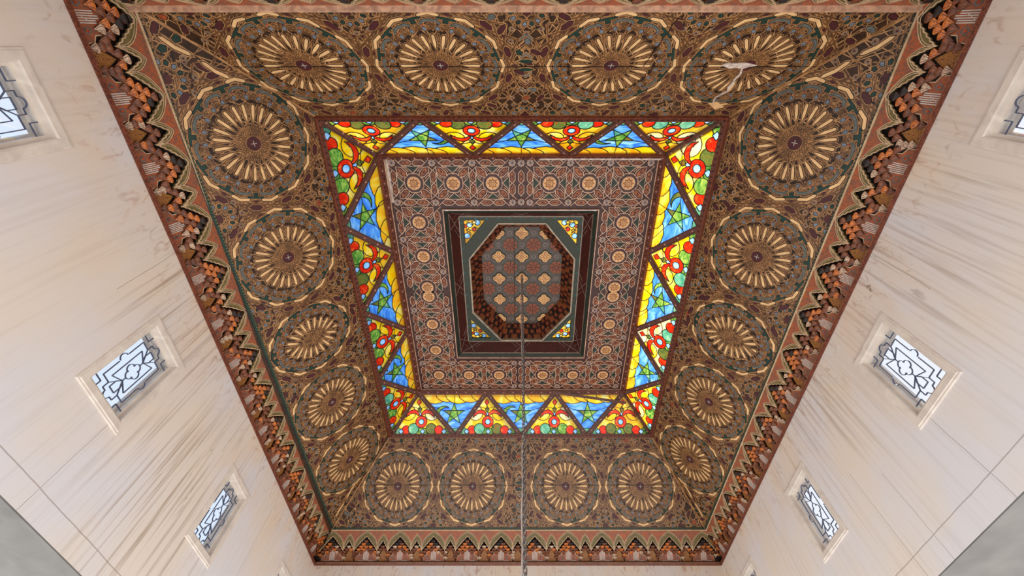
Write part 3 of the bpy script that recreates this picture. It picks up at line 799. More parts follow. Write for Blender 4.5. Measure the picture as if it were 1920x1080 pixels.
    if side == 'near':             # torn paint crack, and a glossy highlight painted as a pale patch
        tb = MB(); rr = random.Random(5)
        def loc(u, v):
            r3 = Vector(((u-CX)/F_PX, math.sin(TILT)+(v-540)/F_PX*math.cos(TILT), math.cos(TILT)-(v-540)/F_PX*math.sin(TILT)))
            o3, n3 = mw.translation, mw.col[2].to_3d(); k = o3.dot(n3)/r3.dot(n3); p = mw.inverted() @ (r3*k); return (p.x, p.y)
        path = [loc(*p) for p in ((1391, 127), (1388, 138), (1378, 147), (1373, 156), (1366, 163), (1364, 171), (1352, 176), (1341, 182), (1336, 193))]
        for a, b in zip(path, path[1:]): tb.prism(strip(a, b, rr.uniform(.014, .028)), 0, .013, 'bare_metal_and_glint')
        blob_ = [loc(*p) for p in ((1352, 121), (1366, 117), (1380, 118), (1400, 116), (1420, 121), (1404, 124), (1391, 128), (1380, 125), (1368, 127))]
        tb.prism(blob_, 0, .0135, 'bare_metal_and_glint')
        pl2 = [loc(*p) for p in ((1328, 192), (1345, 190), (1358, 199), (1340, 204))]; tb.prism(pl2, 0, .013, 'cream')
        tag(tb.build('glint_and_flaking', root), 'pale painted-on highlight with a crack of flaked paint')

# ================================================================= STAINED GLASS SKYLIGHT RING
def arrange(polys, mats, tri):
    """exact planar arrangement: later polygons win. returns {id: [triangles]}, boundary edges"""
    hp = hp_of(tri); verts = []; faces = []; idm = []
    for k, p in enumerate(polys):
        a = sum(p[j][0]*p[(j+1) % len(p)][1]-p[(j+1) % len(p)][0]*p[j][1] for j in range(len(p)))
        if a < 0: p = p[::-1]
        q = clip(p, hp)
        if len(q) < 3: continue
        # drop duplicate points
        qq = [q[0]]
        for pt in q[1:]:
            if math.hypot(pt[0]-qq[-1][0], pt[1]-qq[-1][1]) > 1e-4: qq.append(pt)
        if math.hypot(qq[0][0]-qq[-1][0], qq[0][1]-qq[-1][1]) < 1e-4: qq.pop()
        if len(qq) < 3: continue
        b = len(verts); verts += [Vector(t) for t in qq]; faces.append(list(range(b, b+len(qq)))); idm.append(k)
    rv, re, rf, _, _, of = delaunay_2d_cdt(verts, [], faces, 1, 1e-5, True)
    res = {}; owner = {}
    for f, o in zip(rf, of):
        if not o: continue
        k = idm[max(o)]; res.setdefault(k, []).append(f)
        for j in range(len(f)): owner[(f[j], f[(j+1) % len(f)])] = k
    edges = [(a, b) for (a, b), k in owner.items() if a < b and owner.get((b, a), -1) != k] + [(a, b) for (a, b), k in owner.items() if (b, a) not in owner and a > b]
    return rv, res, edges
def stained_panel(root, polys, lines, tri):
    """polys: list of (name, polygon, material)"""
    rv, res, edges = arrange([p[1] for p in polys], None, tri)
    for k, fs in res.items():
        nm, _, mt = polys[k]
        # split into connected panes
        mb = MB(); used = {}
        for f in fs:
            ids = []
            for q in f:
                if q not in used: used[q] = len(mb.v); mb.v.append((rv[q].x, rv[q].y, 0))
                ids.append(used[q])
            mb.f.append(tuple(ids)); mb.m.append(mb.mi(mt))
        mb.build(nm, root)
    mb = MB()
    for a, b in edges: mb.prism(strip(rv[a], rv[b], .011), -.008, .008, 'lead', True)
    hp = hp_of(tri)
    for p, q in lines:
        s_ = clip(strip(p, q, .008), hp)
        if s_: mb.prism(s_, -.007, .007, 'lead', True)
    mb.build('lead_came', root)
def horn(c, sg, s_):
    """curved red horn springing sideways from the stem"""
    outer = [(0, -.03), (.05, .045), (.12, .075), (.20, .055), (.27, -.01), (.30, -.10)]
    inner = [(.21, -.02), (.14, -.005), (.07, -.02), (.02, -.06)]
    return [(c[0]+sg*x*s_, c[1]+y*s_) for x, y in outer+inner]
def flower_panel(root, a, b, apex, rnd_, pale=0):
    """yellow panel: base a-b lies on the outer rail (y=0), apex inwards"""
    W = b[0]-a[0]; Hh = apex[1]; m_ = (a[0]+b[0])/2
    tri = [a, b, apex]
    def P(x, y):   # x in half-base units -1..1, y 0..1, skewed to the apex
        return (m_+x*W/2+(apex[0]-m_)*y, y*Hh)
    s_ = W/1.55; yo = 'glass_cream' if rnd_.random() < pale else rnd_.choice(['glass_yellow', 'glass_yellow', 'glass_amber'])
    polys = [('pane', tri, 'glass_green')]
    polys.append(('pane', [P(-1.2, -.01), P(-.2, -.01), P(-.5, .35), P(-1.1, .35)], 'glass_teal'))
    # yellow scalloped field
    up = [P(-.78, .0), P(-.84, .14), P(-.74, .26), P(-.5, .30)]
    field = [P(-.62, .12), P(-.74, .2), P(-.72, .28), P(-.62, .44), P(-.5, .6), P(-.2, 1.2), P(.2, 1.2), P(.5, .6), P(.62, .44), P(.72, .28), P(.74, .2), P(.62, .12), P(.5, .14), P(.25, .16), P(0, .18), P(-.25, .16), P(-.5, .14)]
    polys.append(('pane', field, yo))
    for sg in (-1, 1):
        c = P(sg*.36, .52); polys.append(('pane', circle(c, .17*s_, 14), rnd_.choice(['glass_yellow', 'glass_cream', yo])))
    base = [(-.66, 'sq'), (-.50, 'r'), (-.27, 'g'), (.0, 'sq'), (.27, 'g'), (.50, 'r'), (.66, 'sq')]
    for x, kd in base:
        if kd == 'r': polys.append(('pane', circle(P(x, .135), .10*s_, 14), 'glass_red'))
        if kd == 'g': polys.append(('pane', circle(P(x, .16), .125*s_, 14), rnd_.choice(['glass_green', 'glass_olive', 'glass_teal'])))
    for x, kd in base:
        if kd == 'sq':
            c = P(x, .10); r_ = .06*s_; polys.append(('pane', [(c[0]-r_, c[1]), (c[0], c[1]-r_), (c[0]+r_, c[1]), (c[0], c[1]+r_)], 'glass_pale'))
    c = P(0, .32); polys.append(('pane', circle(c, .135*s_, 18), 'glass_red')); polys.append(('pane', circle(c, .062*s_, 14), 'glass_pale'))
    c = P(0, .50); r_ = .045*s_; polys.append(('pane', [(c[0]-r_, c[1]), (c[0], c[1]-r_), (c[0]+r_, c[1]), (c[0], c[1]+r_)], 'glass_pale'))
    for sg in (-1, 1): polys.append(('pane', horn(P(sg*.02, .52), sg, 1.1*s_), 'glass_red'))
    c = P(0, .60); polys.append(('pane', [(c[0]-.05*s_, c[1]), (c[0]-.02*s_, c[1]-.045), (c[0]+.02*s_, c[1]-.045), (c[0]+.05*s_, c[1]), (c[0], c[1]+.08)], 'glass_olive'))
    c = P(0, .77); polys.append(('pane', [(c[0]-.055*s_, c[1]+.01), (c[0], c[1]-.07), (c[0]+.055*s_, c[1]+.01), (c[0], c[1]+.075)], 'glass_red'))
    polys.append(('pane', [P(-.3, .93), P(.3, .93), P(.3, 1.2), P(-.3, 1.2)], 'glass_red'))
    lines = [(P(0, .66), P(0, .70)), (P(-.36, .70), P(0, .62)), (P(.36, .70), P(0, .62)), (P(-.85, 0), P(-.72, .28)), (P(.85, 0), P(.72, .28)), (P(-.95, .1), P(-.8, .16)), (P(.95, .1), P(.8, .16)), (P(-.62, .44), P(-.34, .46)), (P(.62, .44), P(.34, .46))]
    stained_panel(root, polys, lines, tri)
def star_panel(root, apex, a, b, rnd_, star_a, cres_a):
    """blue panel: apex on the outer rail, base a-b on the inner rail (y=h)"""
    Hh = a[1]; W = b[0]-a[0]; m_ = (a[0]+b[0])/2
    tri = [apex, b, a]
    def P(x, y): return (apex[0]+(m_-apex[0])*y+x*W/2*1.0, y*Hh)
    polys = [('pane', tri, 'glass_blue')]
    polys.append(('pane', [P(-.4, -.05), P(.4, -.05), P(.3, .14), P(0, .18), P(-.3, .14)], 'glass_teal'))
    # clouds along the inner rail
    for x, r_ in ((-.86, .22), (-.5, .27), (-.14, .23), (.2, .27), (.54, .24), (.88, .22)):
        c = P(x, 1.0); polys.append(('pane', [(c[0]+r_*1.25*math.cos(t*PI/6), c[1]-r_*.95*math.sin(t*PI/6)) for t in range(13)][::-1], 'glass_amber' if rnd_.random() < .7 else 'glass_yellow'))
    sc_ = P(0, .50)
    # crescent
    if cres_a is not None:
        cc = (sc_[0]+.235*math.cos(cres_a), sc_[1]+.235*math.sin(cres_a)-.02); r_ = .20
        o1 = [(cc[0]+r_*math.cos(cres_a+t), cc[1]+r_*math.sin(cres_a+t)) for t in [(-120+240*k/14)*PI/180 for k in range(15)]]
        c2 = (cc[0]-.06*math.cos(cres_a), cc[1]-.06*math.sin(cres_a))
        i1 = [(c2[0]+r_*.86*math.cos(cres_a+t), c2[1]+r_*.86*math.sin(cres_a+t)) for t in [(108-216*k/12)*PI/180 for k in range(13)]]
        polys.append(('crescent_pane', o1+i1, 'glass_green' if rnd_.random() < .6 else 'glass_olive'))
    st = star(sc_, .25, 5, .40, star_a); 
    for k in range(5):      # five points plus the centre pentagon
        polys.append(('star_point', [st[(2*k-1) % 10], st[2*k], st[2*k+1]], ['glass_green', 'glass_olive', 'glass_green', 'glass_teal', 'glass_green'][k]))
    polys.append(('star_centre', [st[k] for k in range(1, 10, 2)], 'glass_green'))
    lines = []
    for k in range(5):
        p = st[2*k]; d = (p[0]-sc_[0], p[1]-sc_[1]); lines.append((p, (sc_[0]+d[0]*3.2, sc_[1]+d[1]*3.2)))
    stained_panel(root, polys, lines, tri)
fr_root = empty('skylight_frame', Matrix.Translation((0, 4.37, Zg)))
tag(fr_root, 'brown timber frame with zigzag glazing bars around the stained glass ring', 'skylight frame')
finv = Matrix.Translation((0, 4.37, Zg)).inverted()
def along(i, lo, hi): return side_frame(lo, hi, i)
ordn = {0: 'leftmost', 1: 'second from left', 2: 'third from left', 3: 'middle', 4: 'third from right', 5: 'second from right', 6: 'rightmost'}
ordv = {0: 'topmost', 1: 'second from top', 2: 'third from top', 3: 'middle', 4: 'third from bottom', 5: 'second from bottom', 6: 'lowest'}
rn = random.Random(11)
for i, side in enumerate(SIDES):
    mw, tz = side_frame(GO, GI, i); L = tz[1][0]; H = tz[2][1]; l0 = tz[3][0]; l1 = tz[2][0]
    outp = [(L*k/4, 0) for k in range(5)]; inp = [(l0+(l1-l0)*k/3, H) for k in range(4)]
    bars = []
    for k in range(3):
        bars += [(inp[k], outp[k+1]), (outp[k+1], inp[k+1])]
    # panels in order along the side
    seq = []
    for k in range(4):
        seq.append(('y', outp[k], outp[k+1], inp[k]))
        if k < 3: seq.append(('b', outp[k+1], inp[k], inp[k+1]))
    for n_, p in enumerate(seq):
        org = Matrix.Translation((p[1][0], p[1][1], 0))
        # picture order: near runs right to left, far left to right, right bottom(far)->top, left top->bottom
        pos = n_ if side in ('far', 'left') else 6-n_
        where = (ordv if side in ('left', 'right') else ordn)[pos]
        edge = {'near': 'top edge', 'far': 'bottom edge', 'left': 'left edge', 'right': 'right edge'}[side]
        e = empty('stained_glass_panel', mw @ org)
        def sh(q, p=p): return (q[0]-p[1][0], q[1]-p[1][1])
        if p[0] == 'y':
            tag(e, 'yellow triangular stained glass with red flower, %s along the %s' % (where, edge), 'stained glass', 'triangular stained glass panels of the skylight ring')
            flower_panel(e, sh(p[1]), sh(p[2]), sh(p[3]), rn, .5 if side == 'right' else .12)  # extra cream glass on the right paints in the paleness of sunlit panels
        else:
            sa = {'near': PI/2, 'far': PI/2, 'left': PI, 'right': 0}[side]
            if side == 'near': ca = 0 if pos in (3, 1) and False else (PI if pos == 1 else 0)
            elif side == 'far': ca = PI if pos < 5 else 0
            else: ca = sa
            if side == 'right' and pos == 5: ca = R(250)
            tag(e, 'blue triangular stained glass with green star, %s along the %s' % (where, edge), 'stained glass', 'triangular stained glass panels of the skylight ring')
            star_panel(e, sh(p[1]), sh(p[2]), sh(p[3]), rn, sa, ca)
    # rails and bars
    for (nm, pts, wd, mt, z1) in [('outer_rail', (tz[0], tz[1]), .085, 'red_wood', .05), ('inner_rail', ((l0, H), (l1, H)), .10, 'red_wood', .05)]:
        mb = MB(); mb.prism(strip(*pts, wd), -.05, z1, mt, True)
        mb.prism([(x, y) for x, y in strip(*pts, .02)], 0, z1+.012, 'bar_wood'); 
        nn = int(L/.09)
        for k in range(nn):
            f = (k+.5)/nn; x = pts[0][0]+(pts[1][0]-pts[0][0])*f; mb.prism(star((x, pts[0][1]), .022, 4, .5, 0), z1, z1+.014, 'stud' if nm == 'inner_rail' and k % 3 == 0 else 'dark_red')
        mb.build(nm, fr_root, finv @ mw)
    bm_all = bars+[(tz[0], tz[3])]
    for a, b in bm_all:
        d = Vector((b[0]-a[0], b[1]-a[1])); Lb = d.length; ang = math.atan2(d.y, d.x)
        mb = MB(); w_ = .105 if (a, b) != (tz[0], tz[3]) else .12
        mb.prism([(0, -w_/2), (Lb, -w_/2), (Lb, w_/2), (0, w_/2)], -.05, .035, 'bar_wood', True)
        mb.prism([(0, -w_/2+.012), (Lb, -w_/2+.012), (Lb, -w_/2+.02), (0, -w_/2+.02)], 0, .040, 'maroon'); mb.prism([(0, w_/2-.02), (Lb, w_/2-.02), (Lb, w_/2-.012), (0, w_/2-.012)], 0, .040, 'maroon')
        bar = mb.build('glazing_bar' if (a, b) != (tz[0], tz[3]) else 'hip_bar', fr_root, finv @ mw @ T2(a[0], a[1], ang))
        for k in range(4):
            sb = MB(); sb.prism(star((Lb*(k+.5)/4, 0), .020, 4, .6, PI/4*k), .035, .046, 'stud'); sb.prism(circle((Lb*(k+.5)/4, 0), .009, 6), .035, .052, 'cream_line'); sb.build('stud', bar)
# stripped pale piece of the inner rail on the near side, and the slipped strip at the bottom right
mw, tz = side_frame(GO, GI, 0); H = tz[2][1]
mb = MB(); mb.prism([(tz[3][0]+.02, H+.0), (tz[3][0]+2.1, H+.0), (tz[3][0]+2.12, H+.045), (tz[3][0]+.02, H+.045)], .03, .068, 'bare_metal_and_glint', True)
tag(mb.build('bare_strip', fr_root, finv @ mw), 'bare whitish strip of the inner rail')
mw, tz = side_frame(GO, GI, 3)
mb = MB(); mb.prism([(tz[3][0]+.0, H+.01), (tz[3][0]+.85, H+.01), (tz[3][0]+.85, H+.045), (tz[3][0]+.0, H+.06)], .03, .066, 'bare_metal_and_glint', True)
tag(mb.build('bare_strip', fr_root, finv @ mw), 'bare whitish strip of the inner rail')
mw, tz = side_frame(GO, GI, 2)
mb = MB(); mb.prism(strip((tz[2][0]-1.68, H-.02), (tz[2][0]+.02, H-.26), .06), .05, .09, 'bar_wood', True)
tag(mb.build('slipped_batten', fr_root, finv @ mw), 'slipped batten hanging askew across the bottom right panels')

# ================================================================= COFFERED STAR BORDER
XO0, XO1, YO0, YO1 = -2.36, 2.40, 1.68, 7.10
XI0, XI1, YI0, YI1 = -1.38, 1.41, 2.65, 6.07
XC, YC = .02, 4.37
# local frame: x = world -x?  keep handedness: e1=+x, e2=-y -> n=-z
cmw = frame((XC, YC, Zc), (1, 0, 0), (0, -1, 0), (0, 0, -1))
def toL(x, y): return (x-XC, -(y-YC))
croot = empty('coffered_border', cmw); tag(croot, 'carved wooden border of star and hexagon pieces around the central recess', 'ceiling border')
ox0, ox1 = XO0-XC, XO1-XC; oy0, oy1 = -(YO1-YC), -(YO0-YC); ix0, ix1 = XI0-XC, XI1-XC; iy0, iy1 = -(YI1-YC), -(YI0-YC)
for (x0, x1, y0, y1) in ((ox0, ox1, iy1, oy1), (ox0, ox1, oy0, iy0), (ox0, ix0, iy0, iy1), (ix1, ox1, iy0, iy1)):
    mb = MB(); mb.box(x0, x1, y0, y1, -.08, 0, 'coffer_ground'); mb.build('ground_board', croot)
def framed(poly, zt, core, ln=.013, line='coffer_line', inner='coffer_ground'):
    mb = MB(); mb.prism(offs(poly, ln), 0, zt, line); mb.prism(poly, 0, zt+.003, inner)
    if core: mb.prism(offs(poly, -.016), 0, zt+.006, core)
    return mb
HX = hexa((0, 0), .215, .086, 0)
def hexmesh():
    mb = framed(HX, .022, 'coffer_core'); mb.prism(hexa((0, 0), .05, .022), 0, .031, 'dark_red'); return mb.mesh('hexagon')
def dihexmesh():
    h = hexa((0, 0), .235, .100, 0); mb = framed(h, .022, 'coffer_core'); mb.prism(hexa((0, 0), .05, .022), 0, .031, 'dark_red'); return mb.mesh('hexagon')
def rosmesh():
    mb = MB(); mb.prism(circle((0, 0), .185, 8, PI/8), 0, .020, 'coffer_line'); mb.prism(circle((0, 0), .172, 8, PI/8), 0, .023, 'coffer_ground')
    mb.prism(circle((0, 0), .122, 16), 0, .034, 'coffer_line'); mb.prism(circle((0, 0), .110, 16), 0, .038, 'rosette_cream')
    mb.prism(star((0, 0), .096, 8, .62, 0), 0, .041, 'rosette_brown'); mb.prism(star((0, 0), .074, 8, .55, 0), 0, .044, 'rosette_cream')
    for k in range(8): mb.prism(strip(pol(.012, PI/4*k), pol(.05, PI/4*k), .008), 0, .047, 'rosette_brown')
    return mb.mesh('rosette')
def starmesh():
    mb = MB(); mb.prism(star((0, 0), .066, 8, .78, 0), 0, .024, 'coffer_line'); mb.prism(star((0, 0), .056, 8, .78, 0), 0, .028, 'coffer_star')
    mb.prism(star((0, 0), .024, 4, .5, 0), 0, .031, 'coffer_ground'); return mb.mesh('star')
def greenmesh():
    q = [(-.115, .055), (.115, .055), (.045, -.01), (0, -.055), (-.045, -.01)]
    mb = MB(); mb.prism(offs(q, .012), 0, .016, 'coffer_line'); mb.prism(q, 0, .018, 'coffer_green'); mb.prism(offs(q, -.02), 0, .021, 'black_green'); return mb.mesh('green_kite')
CM = {'hexagon': hexmesh(), 'dihex': dihexmesh(), 'rosette': rosmesh(), 'star': starmesh(), 'green_kite': greenmesh()}
seen = {}
def cput(nm, key, x, y, a=0, lim=None):
    if not (ox0+.03 < x < ox1-.03 and oy0+.03 < y < oy1-.03): return
    if ix0-.035 < x < ix1+.035 and iy0-.035 < y < iy1+.035: return
    k = (key, round(x/.05), round(y/.05))
    if any((key, k[1]+dx, k[2]+dy) in seen for dx in (-1, 0, 1) for dy in (-1, 0, 1)): return
    seen[k] = 1
    inst(CM[key], nm, croot, T2(x, y, a))
sm_ = MB()
def cline(p, q, w_=.012, z=.016):
    sm_.prism(strip(p, q, w_), 0, z, 'coffer_line')
P_ = .69
half = (P_-.135)/2
rx = [-1.88, -1.19, -.50, .50, 1.19, 1.88]; ry = [-2.23, -1.50, -.80, -.11, .11, .80, 1.50, 2.23]
tiles = []
for x in rx:
    tiles += [(x, ry[0]), (x, ry[-1])]
for y in ry[1:-1]: tiles += [(rx[0], y), (rx[-1], y)]
for (x, y) in tiles:
    cut = abs(y) < .2
    sgn = 1 if y > 0 else -1
    cput('rosette', 'rosette', x, y)
    for k in range(4):
        a = PI/4+PI/2*k; px, py = x+.275*math.cos(a), y+.275*math.sin(a)
        if cut and (py-y)*sgn < 0: continue
        cput('hexagon', 'dihex', px, py, a)
    for k in range(4):
        a = PI/2*k; px, py = x+.235*math.cos(a), y+.235*math.sin(a)
        if cut and (k == (3 if sgn > 0 else 1)): continue
        cput('green_kite', 'green_kite', px, py, a-PI/2)
    for sx in (-1, 1):
        for sy in (-1, 1):
            if cut and sy != sgn: continue
            cput('star', 'star', x+sx*P_/2, y+sy*P_/2*1.02)
        for d in (-.112, .112):
            if cut and d*sgn < -.0: continue
            cput('hexagon', 'hexagon', x+sx*P_/2, y+d, PI/2)
            cput('hexagon', 'hexagon', x+d, y+sx*P_/2*1.02, 0) if not (cut and sx != sgn) else None
    # straps: square frames and diagonals
    for sx in (-1, 1):
        y0_, y1_ = y-half, y+half
        if cut: y0_, y1_ = (0, y+half) if sgn > 0 else (y-half, 0)
        cline((x+sx*half, y0_), (x+sx*half, y1_))
        if not (cut and sx != sgn): cline((x-half, y+sx*half), (x+half, y+sx*half))
        for sy in (-1, 1):
            if cut and sy != sgn: continue
            for off in (-.062, .062):
                cline((x+sx*(.14+off), y+sy*(.14-off)), (x+sx*(.36+off), y+sy*(.36-off)), .010, .017)
# the extra strip in the middle of the near and far runs
for y in (ry[0], ry[-1]):
    for d in (-.25, 0, .25):
        pass
    for yy_ in (-.345, -.115, .115, .345):
        cput('hexagon', 'hexagon', 0, y+yy_*.97, PI/2) if abs(yy_) < .3 else cput('star', 'star', 0, y+yy_)
o = sm_.build('strapwork', croot); tag(o, kind='stuff')
# edge mouldings of the border
def rect_frame(root, name, x0, x1, y0, y1, w_, z0, z1, mt, dn=True):
    for (a, b, c, d) in ((x0, x1, y0, y0+w_), (x0, x1, y1-w_, y1), (x0, x0+w_, y0+w_, y1-w_), (x1-w_, x1, y0+w_, y1-w_)):
        mb = MB(); mb.box(a, b, c, d, z0, z1, mt); mb.build(name, root)
rect_frame(croot, 'edge_bead', ox0+.03, ox1-.03, oy0+.03, oy1-.03, .014, 0, .03, 'coffer_line')
rect_frame(croot, 'dark_rail', ox0-.07, ox1+.07, oy0-.07, oy1+.07, .10, -.06, .03, 'black_green')
rect_frame(croot, 'inner_bead', ix0-.028, ix1+.028, iy0-.028, iy1+.028, .014, -.02, .034, 'coffer_line')

# ================================================================= CENTRAL RECESS
Zr, Zo, Zt = 7.54, 7.60, 7.90
rroot = empty('octagonal_recess', frame((XC, YC, Zc), (1, 0, 0), (0, -1, 0), (0, 0, -1)))
tag(rroot, 'deep dark red and green ceiling recess with an octagonal opening', 'ceiling recess')
# local z = downwards, so recess depths are negative
zr, zo, zt = -(Zr-Zc), -(Zo-Zc), -(Zt-Zc)
gx0, gx1, gy0, gy1 = -1.17-XC+.0, 1.21-XC, -(5.86-YC), -(2.87-YC)
lo = [(ix0, iy0), (ix1, iy0), (ix1, iy1), (ix0, iy1)]; hi = [(gx0, gy0), (gx1, gy0), (gx1, gy1), (gx0, gy1)]
lo2 = [(ix0+.055, iy0+.055), (ix1-.055, iy0+.055), (ix1-.055, iy1-.055), (ix0+.055, iy1-.055)]
for k in range(4):
    j = (k+1) % 4
    mb = MB()
    mb.poly([(*lo[k], .02), (*lo[j], .02), (*lo2[j], -.03), (*lo2[k], -.03)], 'black_green')
    mb.poly([(*lo2[k], -.03), (*lo2[j], -.03), (*lo2[j], -.055), (*lo2[k], -.055)], 'frame_edge')
    mb.build('green_chamfer', rroot)
    mb = MB()
    A, B, Cq, D = Vector((*lo2[k], -.055)), Vector((*lo2[j], -.055)), Vector((*hi[j], zr)), Vector((*hi[k], zr))
    nrm = (B-A).cross(D-A).normalized()
    if nrm.z < 0: nrm = -nrm
    mb.hexa([A, B, Cq, D], [A-nrm*.03, B-nrm*.03, Cq-nrm*.03, D-nrm*.03], 'dark_red')
    # pale thin crossed lines at corners and middle
    def on(u, v): return A.lerp(B, u).lerp(D.lerp(Cq, u), v)+nrm*.004
    def ln(u0, v0, u1, v1, w_=.008):
        p, q = on(u0, v0), on(u1, v1); d = (q-p).normalized(); s_ = nrm.cross(d)*w_/2
        mb.hexa([p-s_, q-s_, q+s_, p+s_], [p-s_-nrm*.006, q-s_-nrm*.006, q+s_-nrm*.006, p+s_-nrm*.006], 'coffer_star')
    for u in (.06, .5, .94):
        ln(u-.05, .05, u+.05, .95); ln(u+.05, .05, u-.05, .95); ln(u-.09, .95, u-.04, .5, .005); ln(u+.09, .95, u+.04, .5, .005)
    ln(.01, .97, .99, .97, .012); ln(.01, .03, .99, .03, .010)
    mb.build('cove_board', rroot)
# green frame plate with the octagon cut out and four corner windows
ox = [-1.06, 1.06]; oy = [-1.41, 1.41]; OXc, OYc = (.04-XC)+.0, -((3.02+5.83)/2-YC)
cutx, cuty = .60, .76
def octo(hx, hy, f=1.0): return [(OXc-hx+cutx*f, OYc-hy), (OXc+hx-cutx*f, OYc-hy), (OXc+hx, OYc-hy+cuty*f), (OXc+hx, OYc+hy-cuty*f), (OXc+hx-cutx*f, OYc+hy), (OXc-hx+cutx*f, OYc+hy), (OXc-hx, OYc+hy-cuty*f), (OXc-hx, OYc-hy+cuty*f)]
OCT = octo(1.06, 1.41)
RECT = [(gx0, gy0), (gx1, gy0), (gx1, gy1), (gx0, gy1)]
TRI = []
for sx, sy in ((-1, -1), (1, -1), (1, 1), (-1, 1)):
    bx = gx0+.085 if sx < 0 else gx1-.085; by = gy0+.085 if sy < 0 else gy1-.085
    TRI.append([(bx, by), (bx-sx*.42, by), (bx, by-sy*.52)])
def cut_plate(outer, holes, z0, z1, mt):
    verts = []; faces = []
    for p in [outer]+holes:
        b = len(verts); verts += [Vector(q) for q in p]; ids = list(range(b, b+len(p)))
        a = sum(p[k][0]*p[(k+1) % len(p)][1]-p[(k+1) % len(p)][0]*p[k][1] for k in range(len(p)))
        faces.append(ids if a > 0 else ids[::-1])
    rv, re, rf, _, _, of = delaunay_2d_cdt(verts, [], faces, 1, 1e-5, True)
    mb = MB(); cnt = {}
    for f, o in zip(rf, of):
        if o == [0]:
            mb.poly([(rv[k].x, rv[k].y, z1) for k in f], mt); mb.poly([(rv[k].x, rv[k].y, z0) for k in f[::-1]], mt)
            for k in range(3): cnt[(f[k], f[(k+1) % 3])] = 1
    for (a, b) in cnt:
        if (b, a) not in cnt:
            p, q = rv[a], rv[b]; mb.poly([(q.x, q.y, z1), (p.x, p.y, z1), (p.x, p.y, z0), (q.x, q.y, z0)], mt)
    return mb
mb = cut_plate(RECT, [OCT]+TRI, zr-.05, zr, 'frame_green')
k = 0
for side_ in range(4):
    p, q = RECT[side_], RECT[(side_+1) % 4]; n_ = 11
    for j in range(n_):
        f = (j+.5)/n_; x = p[0]+(q[0]-p[0])*f; y = p[1]+(q[1]-p[1])*f
        x = min(max(x, gx0+.04), gx1-.04); y = min(max(y, gy0+.04), gy1-.04)
        mb.prism(strip((x-.028, y), (x+.028, y), .009), zr-.002, zr+.004, 'frame_teal'); mb.prism(strip((x, y-.028), (x, y+.028), .009), zr-.002, zr+.004, 'frame_teal')
mb.build('green_frame', rroot)
rect_frame(rroot, 'frame_bead', gx0, gx1, gy0, gy1, .010, zr-.01, zr+.010, 'frame_edge')
mb = MB()
for k in range(8): mb.prism(strip(OCT[k], OCT[(k+1) % 8], .030), zr-.05, zr+.016, 'frame_edge', True)
mb.build('octagon_bead', rroot)
# corner stained glass
cl = [('top left', -1, 1), ('top right', 1, 1), ('bottom right', 1, -1), ('bottom left', -1, -1)]
for (nm, sx, sy) in cl:
    t = [q for q in TRI if (q[0][0] > 0) == (sx > 0) and (q[0][1] > 0) == (sy > 0)][0]
    e = empty('corner_glass', frame((XC, YC, Zc), (1, 0, 0), (0, -1, 0), (0, 0, -1)) @ Matrix.Translation((t[0][0], t[0][1], zr-.03)))
    tag(e, 'small triangular amber stained glass with yellow stars, %s corner of the green frame' % nm, 'stained glass', 'small corner panes around the octagon')
    o2 = t[0]; tr = [(p[0]-o2[0], p[1]-o2[1]) for p in t]
    a = tr[0][0]*tr[1][1]-tr[1][0]*tr[0][1]+tr[1][0]*tr[2][1]-tr[2][0]*tr[1][1]+tr[2][0]*tr[0][1]-tr[0][0]*tr[2][1]
    if a < 0: tr = tr[::-1]
    q = lambda x, y: (-sx*x, -sy*y)
    polys = [('pane', tr, 'glass_amber'), ('pane', circle(q(.02, .02), .07, 8), 'glass_amber'), ('pane', circle(q(.11, .10), .055, 8), 'glass_pale'), ('pane', circle(q(.26, .05), .06, 8), 'glass_pale'), ('pane', circle(q(.05, .33), .06, 8), 'glass_pale'),
             ('star_pane', star(q(.20, .05), .055, 5, .42), 'glass_yellow'), ('star_pane', star(q(.08, .22), .055, 5, .42), 'glass_yellow'), ('pane', circle(q(.19, .19), .042, 10), 'glass_red'), ('pane', circle(q(.03, .13), .03, 8), 'glass_red')]
    stained_panel(e, polys, [(q(.0, .0), q(.3, .2)), (q(0, .12), q(.2, .4))], tr)
